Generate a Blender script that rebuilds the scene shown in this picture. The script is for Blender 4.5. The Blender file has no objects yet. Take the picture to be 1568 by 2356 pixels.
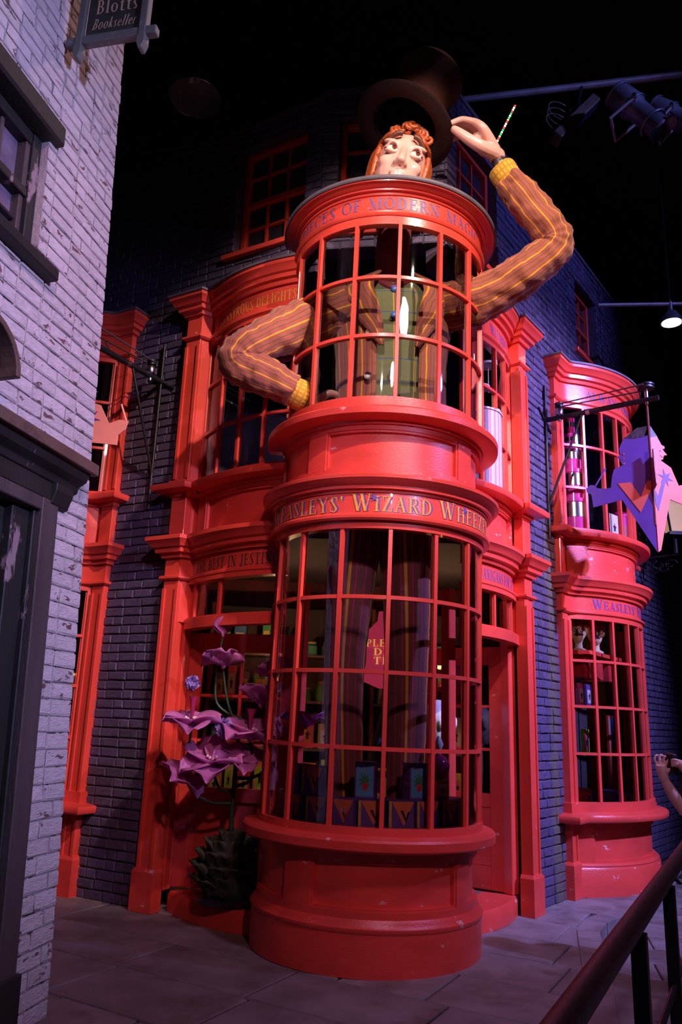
import bpy, bmesh, math, random
from mathutils import Vector, Matrix
random.seed(7)
sc = bpy.context.scene
C = sc.collection
PI = math.pi
R = math.radians
sin, cos = math.sin, math.cos

# ------------------------------------------------------------------ camera
EYE = Vector((0, 0, 1.6))
FPX, PITCH, ROLL = 1802.3, 0.2619, 0.03634
_fw = Vector((0, cos(PITCH), sin(PITCH))); _up = Vector((0, -sin(PITCH), cos(PITCH))); _rt = Vector((1, 0, 0))
_r2 = _rt*cos(ROLL) + _up*sin(ROLL); _u2 = -_rt*sin(ROLL) + _up*cos(ROLL)
cam = bpy.data.cameras.new('camera'); cam_o = bpy.data.objects.new('camera', cam); C.objects.link(cam_o)
cam.sensor_fit = 'VERTICAL'; cam.sensor_height = 36.0; cam.lens = FPX*36.0/2356.0
cam.clip_start = 0.05; cam.clip_end = 200
m = Matrix((_r2, _u2, -_fw)).transposed().to_4x4(); m.translation = EYE
cam_o.matrix_world = m
sc.camera = cam_o
# ------------------------------------------------------------------ world, exposure
w = bpy.data.worlds.new('studio_dark'); sc.world = w; w.use_nodes = True
w.node_tree.nodes['Background'].inputs[0].default_value = (0.30, 0.20, 0.55, 1)
w.node_tree.nodes['Background'].inputs[1].default_value = 0.004
sc.view_settings.view_transform = 'Standard'; sc.view_settings.look = 'None'
sc.view_settings.exposure = 0.0; sc.view_settings.gamma = 1.0; sc.view_settings.use_curve_mapping = False

# ------------------------------------------------------------------ stage lights and an added fill
def spot(name, loc, target, power, col, size=40, blend=0.6, rad=0.12):
    l = bpy.data.lights.new(name, 'SPOT'); l.energy = power; l.color = col
    l.spot_size = R(size); l.spot_blend = blend; l.shadow_soft_size = rad
    o = bpy.data.objects.new(name, l); C.objects.link(o); o.location = loc
    o.rotation_euler = (Vector(target) - Vector(loc)).to_track_quat('-Z', 'Y').to_euler()
    return o
spot('stage_light_key', (3.6, -0.5, 9.4), (0.15, 6.5, 4.5), 4300, (1.0, 0.70, 0.58), 31, 0.6, 0.11)
spot('stage_light_front', (-0.4, -1.2, 7.4), (0.55, 6.1, 5.42), 2500, (1.0, 0.70, 0.64), 26, 0.6, 0.10)
spot('stage_light_low', (1.4, -1.0, 5.2), (0.3, 6.4, 1.75), 470, (1.0, 0.46, 0.56), 38, 1.0, 0.12)
spot('stage_light_violet', (7.6, 3.4, 7.4), (2.4, 8.6, 3.0), 9500, (0.36, 0.33, 1.0), 52, 0.9, 0.12)
spot('stage_light_magenta', (6.2, 2.4, 5.2), (2.3, 8.4, 4.3), 1150, (1.0, 0.44, 0.60), 40, 0.8, 0.12)
spot('stage_light_blue', (8.0, 2.0, 9.6), (2.4, 8.4, 7.2), 2300, (0.22, 0.25, 1.0), 36, 0.9, 0.12)
spot('stage_light_lavender', (4.2, 0.2, 5.0), (-1.7, 4.2, 3.7), 1750, (0.56, 0.50, 1.0), 54, 0.8, 0.10)
spot('stage_light_peach', (3.0, 6.0, 9.6), (-1.75, 4.7, 6.6), 330, (1.0, 0.60, 0.58), 34, 0.7, 0.10)
spot('stage_light_floor', (2.2, 1.0, 7.5), (0.0, 5.6, 0.0), 560, (0.85, 0.48, 0.85), 70, 1.0, 0.3)
spot('stage_light_left', (0.6, -0.6, 7.2), (-2.0, 7.6, 2.3), 900, (1.0, 0.50, 0.58), 32, 1.0, 0.15)
spot('added_fill_street', (5.0, 4.0, 7.0), (3.0, 6.5, 0.0), 480, (0.55, 0.42, 1.0), 70, 1.0, 0.3)  # fill spot added to brighten the visitor and the roadway

# ================================================================== helpers
def link(o, parent=None):
    C.objects.link(o)
    if parent is not None: o.parent = parent
    return o
def tag(o, label=None, cat=None, group=None, kind=None):
    if label: o['label'] = label
    if cat: o['category'] = cat
    if group: o['group'] = group
    if kind: o['kind'] = kind
    return o
def empty(name, loc=(0, 0, 0), rz=0, label=None, cat=None, group=None, kind=None, parent=None):
    o = bpy.data.objects.new(name, None); o.location = loc; o.rotation_euler = (0, 0, rz); o.empty_display_size = 0.1
    link(o, parent); return tag(o, label, cat, group, kind)

class MB:
    """collects polygons (with uv) for one mesh"""
    def __init__(s): s.v = []; s.f = []; s.uv = []; s.mi = []
    def quad(s, pts, uvs=None, mi=0):
        b = len(s.v); s.v += [tuple(p) for p in pts]; s.f.append(tuple(range(b, b+len(pts))))
        s.uv.append(uvs); s.mi.append(mi)
    def grid(s, rows, closed_u=False, uvf=None, mi=0, flip=False):
        b = len(s.v); n = len(rows[0]); k = len(rows)
        for r in rows: s.v += [tuple(p) for p in r]
        for i in range(k-1):
            for j in range(n if closed_u else n-1):
                j2 = (j+1) % n
                q = (b+i*n+j, b+i*n+j2, b+(i+1)*n+j2, b+(i+1)*n+j)
                uvs = None
                if uvf:
                    uvs = [uvf(i, j), uvf(i, j+1), uvf(i+1, j+1), uvf(i+1, j)]
                if flip:
                    q = q[::-1]; uvs = uvs[::-1] if uvs else None
                s.f.append(q); s.uv.append(uvs); s.mi.append(mi)
    def poly_idx(s, idx, mi=0): s.f.append(tuple(idx)); s.uv.append(None); s.mi.append(mi)
    def box(s, x0, x1, y0, y1, z0, z1, M=None, mi=0):
        c = [(x0,y0,z0),(x1,y0,z0),(x1,y1,z0),(x0,y1,z0),(x0,y0,z1),(x1,y0,z1),(x1,y1,z1),(x0,y1,z1)]
        if M is not None: c = [tuple(M @ Vector(p)) for p in c]
        b = len(s.v); s.v += c
        for q in ((0,3,2,1),(4,5,6,7),(0,1,5,4),(1,2,6,5),(2,3,7,6),(3,0,4,7)):
            s.poly_idx([b+i for i in q], mi)
        return s
    def prism(s, pts, d0, d1, f, mi=0):
        """extrude 2-D outline: f(x,y,d)->3-D"""
        n = len(pts); b = len(s.v)
        s.v += [tuple(f(x, y, d0)) for x, y in pts] + [tuple(f(x, y, d1)) for x, y in pts]
        s.poly_idx([b+i for i in range(n)], mi); s.poly_idx([b+n+i for i in range(n-1, -1, -1)], mi)
        for i in range(n):
            j = (i+1) % n; s.poly_idx((b+i, b+n+i, b+n+j, b+j), mi)
        return s
    def tube(s, pts, rad, n=8, cap=True, mi=0, ell=None, uvs=1.0):
        pts = [Vector(p) for p in pts]
        rr = rad if hasattr(rad, '__len__') else [rad]*len(pts)
        rows = []; prev = None; L = 0; ls = []
        for i, p in enumerate(pts):
            t = (pts[min(i+1, len(pts)-1)] - pts[max(i-1, 0)]).normalized()
            if prev is None:
                a = Vector((0, 0, 1)) if abs(t.z) < 0.9 else Vector((1, 0, 0))
                u = t.cross(a).normalized()
            else:
                u = (prev - t*prev.dot(t)).normalized()
            prev = u; v = t.cross(u)
            if i: L += (pts[i]-pts[i-1]).length
            ls.append(L)
            e = ell[i] if ell else 1.0
            rows.append([p + u*rr[i]*cos(2*PI*k/n) + v*rr[i]*e*sin(2*PI*k/n) for k in range(n)])
        b = len(s.v)
        s.grid(rows, True, lambda i, j: (j/n, ls[i]*uvs), mi)
        if cap:
            s.poly_idx([b+k for k in range(n-1, -1, -1)], mi)
            e = b+(len(pts)-1)*n; s.poly_idx([e+k for k in range(n)], mi)
        return s
    def lathe(s, prof, n=24, c=(0, 0, 0), mi=0, cap=True, M=None):
        rows = []
        for r, z in prof:
            row = [Vector((c[0]+r*cos(2*PI*k/n), c[1]+r*sin(2*PI*k/n), c[2]+z)) for k in range(n)]
            if M is not None: row = [M @ p for p in row]
            rows.append(row)
        b = len(s.v); s.grid(rows, True, lambda i, j: (j/n, i/len(prof)), mi)
        if cap:
            s.poly_idx([b+k for k in range(n-1, -1, -1)], mi)
            e = b+(len(rows)-1)*n; s.poly_idx([e+k for k in range(n)], mi)
        return s
    def ball(s, c, rx, ry=None, rz=None, n=12, k=8, M=None, mi=0):
        ry = ry or rx; rz = rz or rx; rows = []
        for i in range(k+1):
            t = -PI/2 + PI*i/k; t = max(min(t, PI/2-0.02), -PI/2+0.02)
            row = [Vector((rx*cos(t)*cos(2*PI*j/n), ry*cos(t)*sin(2*PI*j/n), rz*sin(t))) for j in range(n)]
            row = [(M @ p if M is not None else p) + Vector(c) for p in row]
            rows.append(row)
        b = len(s.v); s.grid(rows, True, lambda i, j: (j/n, i/k), mi)
        s.poly_idx([b+q for q in range(n-1, -1, -1)], mi)
        e = b+k*n; s.poly_idx([e+q for q in range(n)], mi)
        return s
    def sweep(s, path, prof, mi=0, caps=True, z0=0.0):
        """path: plan polyline (x,y) running left to right seen from outside; prof: closed loop of (outward, z)"""
        n = len(path); P = [Vector((p[0], p[1])) for p in path]; rows = []
        for i in range(n):
            d0 = (P[i]-P[i-1]).normalized() if i else (P[1]-P[0]).normalized()
            d1 = (P[i+1]-P[i]).normalized() if i < n-1 else d0
            n0 = Vector((d0.y, -d0.x)); n1 = Vector((d1.y, -d1.x))
            b = (n0+n1)
            if b.length < 1e-4: b = n0
            b.normalize(); k = 1.0/max(b.dot(n0), 0.35)
            rows.append([(P[i].x+b.x*o*k, P[i].y+b.y*o*k, z+z0) for o, z in prof])
        b0 = len(s.v); s.grid(rows, True, None, mi, flip=True)
        if caps:
            q = len(prof); s.poly_idx([b0+k for k in range(q)], mi); e = b0+(n-1)*q
            s.poly_idx([e+k for k in range(q-1, -1, -1)], mi)
        return s
    def mesh(s, name, mats, smooth=None):
        me = bpy.data.meshes.new(name); me.from_pydata(s.v, [], s.f)
        if not hasattr(mats, '__len__'): mats = [mats]
        for mm in mats: me.materials.append(mm)
        if len(mats) > 1: me.polygons.foreach_set('material_index', s.mi)
        if any(u is not None for u in s.uv):
            ul = me.uv_layers.new(name='UVMap'); k = 0
            for f, u in zip(s.f, s.uv):
                for j in range(len(f)):
                    if u: ul.data[k].uv = u[j]
                    k += 1
        me.update()
        if smooth:
            me.polygons.foreach_set('use_smooth', [True]*len(me.polygons))
            if smooth < 180: me.set_sharp_from_angle(angle=R(smooth))
        return me
    def build(s, name, mats, parent=None, smooth=None, fix=False):
        me = s.mesh(name, mats, smooth)
        if fix:
            bm = bmesh.new(); bm.from_mesh(me); bmesh.ops.recalc_face_normals(bm, faces=bm.faces); bm.to_mesh(me); bm.free()
            if smooth and smooth < 180: me.set_sharp_from_angle(angle=R(smooth))
        o = bpy.data.objects.new(name, me); return link(o, parent)
def bevel(o, wd=0.006, seg=1):
    b = o.modifiers.new('bevel', 'BEVEL'); b.width = wd; b.segments = seg; b.limit_method = 'ANGLE'; b.angle_limit = R(40); return o
def inst(me, name, parent=None, loc=(0,0,0), rz=0, scale=None):
    o = bpy.data.objects.new(name, me); o.location = loc; o.rotation_euler = (0, 0, rz)
    if scale: o.scale = scale
    return link(o, parent)
def rect(o0, o1, z0, z1): return [(o0, z0), (o1, z0), (o1, z1), (o0, z1)]
def arc(cx, cy, r, a0, a1, n):
    return [(cx+r*sin(R(a0+(a1-a0)*i/n)), cy-r*cos(R(a0+(a1-a0)*i/n))) for i in range(n+1)]
def smoothpath(pts, n=6):
    P = [Vector(p) for p in pts]; out = []
    for i in range(len(P)-1):
        p0 = P[max(i-1, 0)]; p1 = P[i]; p2 = P[i+1]; p3 = P[min(i+2, len(P)-1)]
        for k in range(n):
            t = k/n
            out.append(0.5*((2*p1)+(p2-p0)*t+(2*p0-5*p1+4*p2-p3)*t*t+(3*p1-p0-3*p2+p3)*t**3))
    out.append(P[-1]); return out

# ================================================================== materials
def nt(name):
    mm = bpy.data.materials.new(name); mm.use_nodes = True; t = mm.node_tree
    return mm, t, t.nodes['Principled BSDF']
def mat(name, col, rough=0.5, metal=0.0, var=0.12, scale=6.0, bump=0.0, bscale=40.0, spec=0.5, emit=None, es=0.0, coat=0.0, coords='Object'):
    mm, t, b = nt(name); N = t.nodes; L = t.links
    b.inputs['Roughness'].default_value = rough; b.inputs['Metallic'].default_value = metal
    b.inputs['Specular IOR Level'].default_value = spec; b.inputs['Coat Weight'].default_value = coat
    tc = N.new('ShaderNodeTexCoord')
    n1 = N.new('ShaderNodeTexNoise'); n1.inputs['Scale'].default_value = scale; n1.inputs['Detail'].default_value = 5
    L.new(tc.outputs[coords], n1.inputs['Vector'])
    r = N.new('ShaderNodeMapRange'); r.inputs[1].default_value = 0.3; r.inputs[2].default_value = 0.7
    r.inputs[3].default_value = 1-var; r.inputs[4].default_value = 1+var
    L.new(n1.outputs['Fac'], r.inputs[0])
    h = N.new('ShaderNodeHueSaturation'); h.inputs['Color'].default_value = (*col, 1); L.new(r.outputs[0], h.inputs['Value'])
    L.new(h.outputs[0], b.inputs['Base Color'])
    if bump:
        n2 = N.new('ShaderNodeTexNoise'); n2.inputs['Scale'].default_value = bscale; n2.inputs['Detail'].default_value = 4
        L.new(tc.outputs[coords], n2.inputs['Vector'])
        bp = N.new('ShaderNodeBump'); bp.inputs['Strength'].default_value = bump; bp.inputs['Distance'].default_value = 0.02
        L.new(n2.outputs['Fac'], bp.inputs['Height']); L.new(bp.outputs[0], b.inputs['Normal'])
    if emit: b.inputs['Emission Color'].default_value = (*emit, 1); b.inputs['Emission Strength'].default_value = es
    return mm
def worn(name, col, under, rough=0.35, lo=0.60, hi=0.64, scale=9.0, stretch=(1, 1, 1), bump=0.15, var=0.10, bscale=60.0, coords='Object', coat=0.0, rnd=0.0):
    """paint with chips through to an under colour"""
    mm, t, b = nt(name); N = t.nodes; L = t.links
    b.inputs['Roughness'].default_value = rough; b.inputs['Coat Weight'].default_value = coat
    tc = N.new('ShaderNodeTexCoord'); mp = N.new('ShaderNodeMapping'); mp.inputs['Scale'].default_value = stretch
    if rnd:
        oi = N.new('ShaderNodeObjectInfo'); vm = N.new('ShaderNodeVectorMath'); vm.operation = 'SCALE'
        cb = N.new('ShaderNodeCombineXYZ'); 
        for k in range(3): L.new(oi.outputs['Random'], cb.inputs[k])
        vm.inputs['Scale'].default_value = 37.0; L.new(cb.outputs[0], vm.inputs[0])
        va = N.new('ShaderNodeVectorMath'); va.operation = 'ADD'; L.new(tc.outputs[coords], va.inputs[0]); L.new(vm.outputs[0], va.inputs[1])
        L.new(va.outputs[0], mp.inputs['Vector'])
    else:
        L.new(tc.outputs[coords], mp.inputs['Vector'])
    n1 = N.new('ShaderNodeTexNoise'); n1.inputs['Scale'].default_value = scale; n1.inputs['Detail'].default_value = 8; n1.inputs['Roughness'].default_value = 0.62
    L.new(mp.outputs[0], n1.inputs['Vector'])
    r = N.new('ShaderNodeMapRange'); r.inputs[1].default_value = lo; r.inputs[2].default_value = hi; L.new(n1.outputs['Fac'], r.inputs[0])
    n2 = N.new('ShaderNodeTexNoise'); n2.inputs['Scale'].default_value = 3.0; n2.inputs['Detail'].default_value = 6; L.new(mp.outputs[0], n2.inputs['Vector'])
    v = N.new('ShaderNodeMapRange'); v.inputs[1].default_value = 0.3; v.inputs[2].default_value = 0.7; v.inputs[3].default_value = 1-var; v.inputs[4].default_value = 1+var
    L.new(n2.outputs['Fac'], v.inputs[0])
    h = N.new('ShaderNodeHueSaturation'); h.inputs['Color'].default_value = (*col, 1)
    if rnd:
        mu = N.new('ShaderNodeMath'); mu.operation = 'MULTIPLY_ADD'; L.new(oi.outputs['Random'], mu.inputs[0]); mu.inputs[1].default_value = rnd; mu.inputs[2].default_value = -rnd*0.5
        ad = N.new('ShaderNodeMath'); L.new(mu.outputs[0], ad.inputs[0]); L.new(v.outputs[0], ad.inputs[1]); L.new(ad.outputs[0], h.inputs['Value'])
    else: L.new(v.outputs[0], h.inputs['Value'])
    mx = N.new('ShaderNodeMix'); mx.data_type = 'RGBA'; L.new(r.outputs[0], mx.inputs[0]); L.new(h.outputs[0], mx.inputs[6]); mx.inputs[7].default_value = (*under, 1)
    L.new(mx.outputs[2], b.inputs['Base Color'])
    n3 = N.new('ShaderNodeTexNoise'); n3.inputs['Scale'].default_value = bscale; n3.inputs['Detail'].default_value = 5; L.new(mp.outputs[0], n3.inputs['Vector'])
    sb = N.new('ShaderNodeMath'); sb.operation = 'SUBTRACT'; L.new(n3.outputs['Fac'], sb.inputs[0]); L.new(r.outputs[0], sb.inputs[1])
    bp = N.new('ShaderNodeBump'); bp.inputs['Strength'].default_value = bump; bp.inputs['Distance'].default_value = 0.01
    L.new(sb.outputs[0], bp.inputs['Height']); L.new(bp.outputs[0], b.inputs['Normal'])
    return mm
def stripes(name, base, bands, period, axis=0, hbands=None, hperiod=1.0, rough=0.8):
    """woven cloth with stripes along uv; bands: (start, end, colour) in fractions of the period"""
    mm, t, b = nt(name); N = t.nodes; L = t.links; b.inputs['Roughness'].default_value = rough; b.inputs['Specular IOR Level'].default_value = 0.2
    b.inputs['Sheen Weight'].default_value = 0.15
    uv = N.new('ShaderNodeUVMap'); sp = N.new('ShaderNodeSeparateXYZ'); L.new(uv.outputs[0], sp.inputs[0])
    cur = None
    def layer(cur, src, per, bands):
        d = N.new('ShaderNodeMath'); d.operation = 'DIVIDE'; L.new(src, d.inputs[0]); d.inputs[1].default_value = per
        f = N.new('ShaderNodeMath'); f.operation = 'FRACT'; L.new(d.outputs[0], f.inputs[0])
        for a, e, c in bands:
            g = N.new('ShaderNodeMath'); g.operation = 'GREATER_THAN'; L.new(f.outputs[0], g.inputs[0]); g.inputs[1].default_value = a
            l = N.new('ShaderNodeMath'); l.operation = 'LESS_THAN'; L.new(f.outputs[0], l.inputs[0]); l.inputs[1].default_value = e
            m_ = N.new('ShaderNodeMath'); m_.operation = 'MULTIPLY'; L.new(g.outputs[0], m_.inputs[0]); L.new(l.outputs[0], m_.inputs[1])
            x = N.new('ShaderNodeMix'); x.data_type = 'RGBA'; L.new(m_.outputs[0], x.inputs[0])
            if cur is None: x.inputs[6].default_value = (*base, 1)
            else: L.new(cur, x.inputs[6])
            x.inputs[7].default_value = (*c, 1); cur = x.outputs[2]
        return cur
    cur = layer(None, sp.outputs[axis], period, bands)
    if hbands: cur = layer(cur, sp.outputs[1-axis], hperiod, hbands)
    L.new(cur, b.inputs['Base Color'])
    tc = N.new('ShaderNodeTexCoord'); n = N.new('ShaderNodeTexNoise'); n.inputs['Scale'].default_value = 14; n.inputs['Detail'].default_value = 3
    L.new(tc.outputs['Object'], n.inputs['Vector'])
    bp = N.new('ShaderNodeBump'); bp.inputs['Strength'].default_value = 0.25; bp.inputs['Distance'].default_value = 0.03; L.new(n.outputs['Fac'], bp.inputs['Height']); L.new(bp.outputs[0], b.inputs['Normal'])
    return mm
def glass(name, tint=(0.93, 0.95, 0.97), rough=0.02, ior=1.5):
    mm = bpy.data.materials.new(name); mm.use_nodes = True; t = mm.node_tree; N = t.nodes; L = t.links
    for n in list(N): N.remove(n)
    o = N.new('ShaderNodeOutputMaterial'); tr = N.new('ShaderNodeBsdfTransparent'); tr.inputs[0].default_value = (*tint, 1)
    g = N.new('ShaderNodeBsdfGlossy'); g.inputs['Roughness'].default_value = rough
    fr = N.new('ShaderNodeFresnel'); fr.inputs[0].default_value = ior
    mu = N.new('ShaderNodeMath'); mu.operation = 'MULTIPLY'; mu.inputs[1].default_value = 1.6; mu.use_clamp = True
    ms = N.new('ShaderNodeMixShader'); L.new(fr.outputs[0], mu.inputs[0]); L.new(mu.outputs[0], ms.inputs[0]); L.new(tr.outputs[0], ms.inputs[1]); L.new(g.outputs[0], ms.inputs[2])
    tc = N.new('ShaderNodeTexCoord'); n = N.new('ShaderNodeTexNoise'); n.inputs['Scale'].default_value = 2.5
    L.new(tc.outputs['Object'], n.inputs['Vector']); bp = N.new('ShaderNodeBump'); bp.inputs['Strength'].default_value = 0.06; bp.inputs['Distance'].default_value = 0.05
    L.new(n.outputs['Fac'], bp.inputs['Height']); L.new(bp.outputs[0], g.inputs['Normal'])
    L.new(ms.outputs[0], o.inputs[0]); return mm
def translucent(name, col, rough=0.4, tw=0.5):
    mm, t, b = nt(name); N = t.nodes; L = t.links
    b.inputs['Base Color'].default_value = (*col, 1); b.inputs['Roughness'].default_value = rough
    tl = N.new('ShaderNodeBsdfTranslucent'); tl.inputs[0].default_value = (*col, 1)
    ms = N.new('ShaderNodeMixShader'); ms.inputs[0].default_value = tw
    out = N['Material Output']; L.new(b.outputs[0], ms.inputs[1]); L.new(tl.outputs[0], ms.inputs[2]); L.new(ms.outputs[0], out.inputs[0])
    tc = N.new('ShaderNodeTexCoord'); n = N.new('ShaderNodeTexNoise'); n.inputs['Scale'].default_value = 12; L.new(tc.outputs['Object'], n.inputs['Vector'])
    h = N.new('ShaderNodeHueSaturation'); h.inputs['Color'].default_value = (*col, 1)
    r = N.new('ShaderNodeMapRange'); r.inputs[3].default_value = 0.7; r.inputs[4].default_value = 1.3; L.new(n.outputs['Fac'], r.inputs[0]); L.new(r.outputs[0], h.inputs['Value'])
    L.new(h.outputs[0], b.inputs['Base Color']); L.new(h.outputs[0], tl.inputs[0])
    return mm

M = {}
M['red'] = worn('red_gloss_paint', (0.66, 0.060, 0.040), (0.64, 0.27, 0.25), 0.30, 0.70, 0.73, 7.0, (1, 1, 1), 0.10, 0.08, 30.0, coat=0.15)
M['redw'] = worn('red_worn_paint', (0.64, 0.054, 0.038), (0.66, 0.36, 0.36), 0.36, 0.655, 0.68, 6.0, (1, 1, 2.2), 0.18, 0.12, 40.0)
M['lead'] = mat('lead_sheet', (0.12, 0.11, 0.14), 0.6, 0.3, 0.2, 5)
M['pbrick'] = worn('purple_painted_brick', (0.070, 0.052, 0.105), (0.06, 0.045, 0.07), 0.55, 0.60, 0.66, 2.0, (1, 1, 1), 0.5, 0.20, 9.0, rnd=0.35)
M['pmortar'] = mat('purple_painted_mortar', (0.070, 0.050, 0.092), 0.7, 0, 0.2, 8, 0.4, 60)
def add_streak(mm, x, y, ztop, half, col):
    """rust and algae streak running down the wall below an iron fixing"""
    t = mm.node_tree; N = t.nodes; L = t.links; b = N['Principled BSDF']; src = b.inputs['Base Color'].links[0].from_socket
    g = N.new('ShaderNodeNewGeometry'); sp = N.new('ShaderNodeSeparateXYZ'); L.new(g.outputs['Position'], sp.inputs[0])
    def mth(op, a, bb, c=None):
        n = N.new('ShaderNodeMath'); n.operation = op
        for i, q in enumerate((a, bb, c)):
            if q is None: continue
            if hasattr(q, 'links'): L.new(q, n.inputs[i])
            else: n.inputs[i].default_value = q
        return n.outputs[0]
    dx = mth('SUBTRACT', sp.outputs[0], x); dy = mth('SUBTRACT', sp.outputs[1], y)
    d = mth('SQRT', mth('ADD', mth('MULTIPLY', dx, dx), mth('MULTIPLY', dy, dy)), 0)
    nz = N.new('ShaderNodeTexNoise'); nz.inputs['Scale'].default_value = 5; nz.inputs['Detail'].default_value = 6; L.new(g.outputs['Position'], nz.inputs['Vector'])
    d = mth('ADD', d, mth('MULTIPLY', mth('SUBTRACT', nz.outputs['Fac'], .5), .3))
    r = N.new('ShaderNodeMapRange'); r.inputs[1].default_value = half; r.inputs[2].default_value = half*.25; r.inputs[3].default_value = 0; r.inputs[4].default_value = .75; L.new(d, r.inputs[0])
    k = mth('MULTIPLY', r.outputs[0], mth('LESS_THAN', sp.outputs[2], ztop))
    mx = N.new('ShaderNodeMix'); mx.data_type = 'RGBA'; L.new(k, mx.inputs[0]); L.new(src, mx.inputs[6]); mx.inputs[7].default_value = (*col, 1); L.new(mx.outputs[2], b.inputs['Base Color'])
for _m in ('pbrick', 'pmortar'): add_streak(M[_m], 2.24, 8.25, 3.75, .16, (.115, .105, .055))
M['wbrick'] = worn('white_painted_brick', (0.60, 0.56, 0.58), (0.20, 0.10, 0.09), 0.7, 0.62, 0.65, 1.2, (1, 1, 1), 0.9, 0.12, 7.0, rnd=0.15)
M['wmortar'] = worn('white_painted_mortar', (0.52, 0.48, 0.50), (0.06, 0.05, 0.06), 0.8, 0.56, 0.60, 9.0, (1, 1, 1), 0.6, 0.15, 40.0)
M['flag'] = worn('york_stone_flag', (0.19, 0.155, 0.158), (0.10, 0.065, 0.055), 0.60, 0.50, 0.70, 2.2, (1, 1, 1), 0.35, 0.25, 22.0, rnd=0.25)
M['joint'] = mat('dirt_joint', (0.035, 0.03, 0.03), 0.9, 0, 0.2, 10)
M['oak'] = worn('black_flaking_wood', (0.016, 0.017, 0.016), (0.30, 0.22, 0.24), 0.6, 0.64, 0.665, 4.0, (1, 1, 0.35), 0.3, 0.3, 50.0)
M['grey'] = worn('grey_brown_wood', (0.075, 0.058, 0.060), (0.07, 0.06, 0.055), 0.6, 0.56, 0.66, 4.0, (3, 3, 0.5), 0.3, 0.2, 50.0)
M['brownwood'] = worn('brown_wood', (0.13, 0.080, 0.062), (0.09, 0.06, 0.05), 0.55, 0.56, 0.66, 4.0, (1, 1, 1), 0.3, 0.2, 40.0)
M['glass'] = glass('window_glass')
M['dglass'] = mat('dark_room_glass', (0.03, 0.03, 0.045), 0.06, 0, 0.3, 2, 0.02, 3, spec=0.8)
M['hglass'] = mat('hazy_old_glass', (0.16, 0.13, 0.20), 0.12, 0, 0.5, 5, 0.05, 4, spec=0.9)
M['iron'] = mat('black_iron', (0.025, 0.024, 0.028), 0.45, 0.6, 0.2, 12, 0.1, 60)
M['steel'] = mat('brushed_steel', (0.45, 0.45, 0.48), 0.3, 1.0, 0.1, 12)
M['dark'] = mat('dark_interior', (0.035, 0.022, 0.03), 0.8, 0, 0.2, 3)
M['navy'] = mat('navy_interior', (0.050, 0.062, 0.14), 0.8, 0, 0.4, 3)
M['maroon'] = mat('maroon_wood', (0.16, 0.03, 0.028), 0.5, 0, 0.2, 6, 0.1, 40)
M['ink_b'] = mat('blue_sign_paint', (0.10, 0.07, 0.26), 0.5, 0, 0.25, 30)
M['ink_g'] = mat('green_sign_paint', (0.030, 0.050, 0.040), 0.5, 0, 0.25, 30)
M['ink_y'] = mat('yellow_sign_paint', (0.62, 0.30, 0.05), 0.5, 0, 0.2, 30)
M['ink_v'] = mat('violet_sign_paint', (0.12, 0.05, 0.26), 0.45, 0, 0.2, 30)
M['ink_k'] = mat('black_sign_paint', (0.02, 0.018, 0.02), 0.5, 0, 0.2, 30)
M['gold'] = mat('pale_gold_paint', (0.62, 0.44, 0.30), 0.5, 0, 0.2, 30)

# ================================================================== lettering (roman capitals drawn as strokes)
TK, TN, SF = 0.16, 0.05, 0.045
def _V(x, y0, y1, w=TK): return [[(x-w/2, y0), (x+w/2, y0), (x+w/2, y1), (x-w/2, y1)]]
def _H(x0, x1, y, w=TN): return [[(x0, y-w/2), (x1, y-w/2), (x1, y+w/2), (x0, y+w/2)]]
def _D(x0, y0, x1, y1, w=TK): return [[(x0-w/2, y0), (x0+w/2, y0), (x1+w/2, y1), (x1-w/2, y1)]]
def _S(x, y, w=0.30): return _H(x-w/2, x+w/2, y+(SF/2 if y < 0.5 else -SF/2), SF)
def _A(cx, cy, rx, ry, a0, a1, n=12, tk=TK, tn=TN):
    out = []; prev = None
    for i in range(n+1):
        a = R(a0+(a1-a0)*i/n); wd = tn+(tk-tn)*abs(cos(a))**1.5
        p = ((cx+(rx)*cos(a), cy+(ry)*sin(a)), (cx+(rx-wd)*cos(a), cy+(ry-min(wd, tn+0.02))*sin(a)))
        if prev: out.append([prev[0], p[0], p[1], prev[1]])
        prev = p
    return out
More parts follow.
